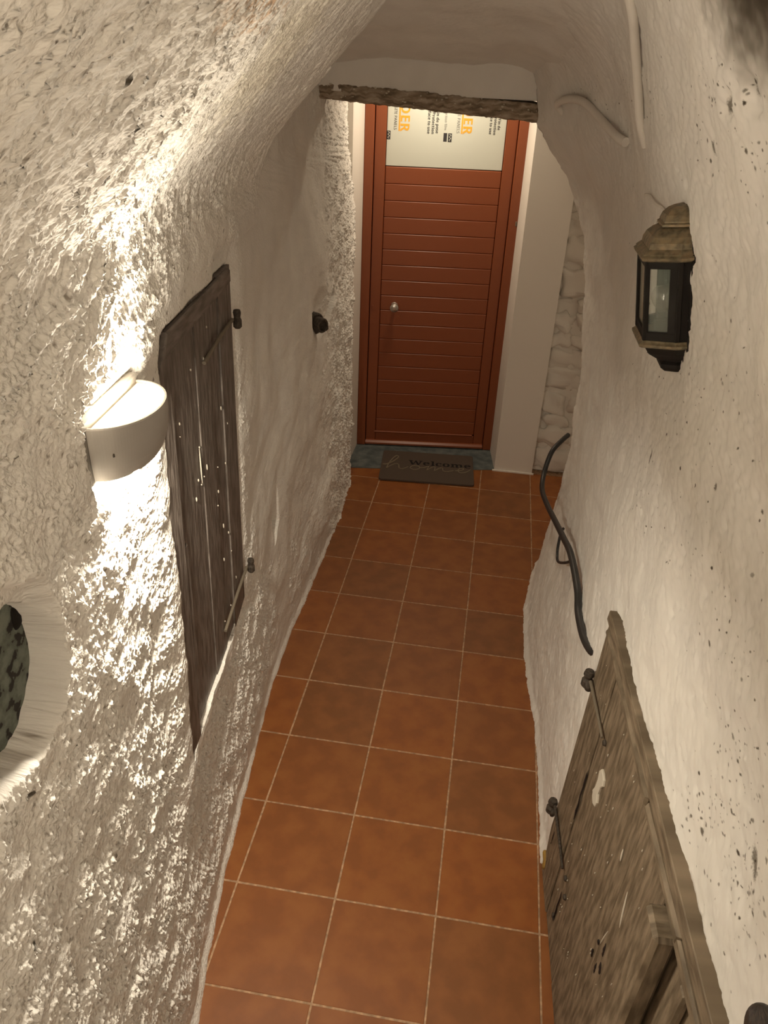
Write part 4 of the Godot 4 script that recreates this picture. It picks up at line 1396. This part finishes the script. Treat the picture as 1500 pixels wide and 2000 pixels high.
# ================= cables and conduits =================
func build_cables() -> void:
	var o := thing("cable", "thick black cable looping out from the far edge of the right wall", "cable", Vector3.ZERO)
	var st := nst()
	tube(st, smooth_path([Vector3(1.09, 0.70, -2.36), Vector3(1.055, 0.690, -2.30), Vector3(1.005, 0.655, -2.22), Vector3(0.978, 0.56, -2.16), Vector3(0.968, 0.535, -2.02), Vector3(0.974, 0.60, -1.75), Vector3(0.985, 0.685, -1.46), Vector3(1.0, 0.765, -1.17), Vector3(1.012, 0.808, -0.98), Vector3(1.020, 0.818, -0.745), Vector3(1.020, 0.797, -0.635), Vector3(1.022, 0.822, -0.475), Vector3(1.033, 0.850, -0.375), Vector3(1.046, 0.868, -0.345)], 8), 0.0128, 12)
	part("sheath", st, M.rubber, o)
	var s2 := nst()
	tube(s2, smooth_path([Vector3(1.008, 0.745, -1.28), Vector3(1.003, 0.715, -1.29), Vector3(1.0, 0.665, -1.285), Vector3(1.0, 0.630, -1.27), Vector3(1.0, 0.633, -1.20), Vector3(1.012, 0.70, -1.09), Vector3(1.030, 0.745, -1.04)], 8), 0.0058, 10)
	var c2 := part("thin_cable", s2, M.rubber)
	tag(c2, "thin black wire loop hanging behind the thick black cable", "cable")
	var sv := nst()
	var pv := []
	for p in [[-0.80, 2.082], [-0.72, 2.090], [-0.62, 2.082], [-0.54, 2.086], [-0.47, 2.079], [-0.40, 2.068]]:
		pv.append(Vector3(right_base(p[0], p[1]) - 0.004, p[1], p[0]))
	pv[-1] += Vector3(-0.035, 0, 0)
	tube(sv, smooth_path(pv, 5), 0.0032, 8)
	tag(part("wire", sv, M.paint), "thin whitewashed wire running along the wall into the lantern top", "wire")
	# painted-over pipes on the upper right
	var s3 := nst()
	var pa := []
	for p in [[-1.905, 2.240], [-1.887, 2.258], [-1.817, 2.275], [-1.70, 2.283], [-1.584, 2.278], [-1.502, 2.262], [-1.36, 2.227], [-1.191, 2.198], [-1.13, 2.187]]:
		pa.append(Vector3(right_base(p[0], p[1]) - 0.018, p[1], p[0]))
	pa[0] += Vector3(0.03, -0.01, 0)
	pa[-1] += Vector3(0.015, 0, 0)
	tube(s3, smooth_path(pa, 5), 0.0135, 12)
	tag(part("painted_conduit", s3, M.paint), "whitewashed bent pipe at the right end of the wooden lintel", "pipe")
	var s4 := nst()
	var pb := []
	for p in [[-0.615, 2.56], [-0.632, 2.481], [-0.661, 2.448], [-0.714, 2.388], [-0.756, 2.324], [-0.782, 2.255], [-0.80, 2.20]]:
		pb.append(Vector3(right_base(p[0], p[1]) - 0.009, p[1], p[0]))
	pb[-1] += Vector3(0.012, 0, 0)
	tube(s4, smooth_path(pb, 5), 0.0115, 12)
	tag(part("painted_conduit", s4, M.paint), "whitewashed straight pipe running up the wall above the lantern", "pipe")


func build_small_things() -> void:
	# stub of an old pipe in the far left wall
	var o := thing("pipe_stub", "short rusty dark iron pipe stub sticking out of the left wall near the door", "pipe", Vector3(-0.185, 1.325, -1.90), Basis(Vector3(0, 1, 0), Vector3(0.85, 0, 0.53).normalized(), Vector3(0, 1, 0).cross(Vector3(0.85, 0, 0.53).normalized())))
	var st := nst()
	lathe(st, [Vector2(0.050, -0.03), Vector2(0.050, 0.012), Vector2(0.044, 0.018), Vector2(0.034, 0.018), Vector2(0.034, 0.055), Vector2(0.030, 0.060), Vector2(0.024, 0.058), Vector2(0.022, 0.040), Vector2(0.0, 0.038)], 18)
	lump(st, Vector3(-0.02, 0.03, 0.03), Vector3(0.018, 0.016, 0.02), nB, 0.008, 0.8, 10, 8)
	part("pipe", st, M.iron, o)
	# end of the handrail, bottom right
	var r := thing("handrail", "dark rounded end of a wooden handrail at the bottom right corner", "handrail", Vector3.ZERO)
	var s2 := nst()
	var a := Vector3(1.002, 1.477, 0.985)
	var dir := Vector3(0.06, -0.20, 0.27).normalized()
	var pts := []
	for i in 7:
		pts.append(a + dir * (0.028 * (1.0 - cos(PI * 0.5 * i / 6))))
	var s3 := nst()
	var prev := []
	var side := dir.cross(Vector3.UP).normalized()
	var up := side.cross(dir).normalized()
	var rings := []
	for i in 12:
		var t := minf(1.0, i / 8.0)
		var rad := 0.021 * sin(PI * 0.5 * t) + 0.0005
		var c := a + dir * (0.034 * (1.0 - cos(PI * 0.5 * t)) + (0.20 * (i - 8) if i > 8 else 0.0))
		var ring := []
		for k in 16: ring.append(c + side * cos(TAU * k / 16) * rad + up * sin(TAU * k / 16) * rad * 1.25)
		rings.append(ring)
	loft(s3, rings)
	part("rail", s3, M.railwood, r)
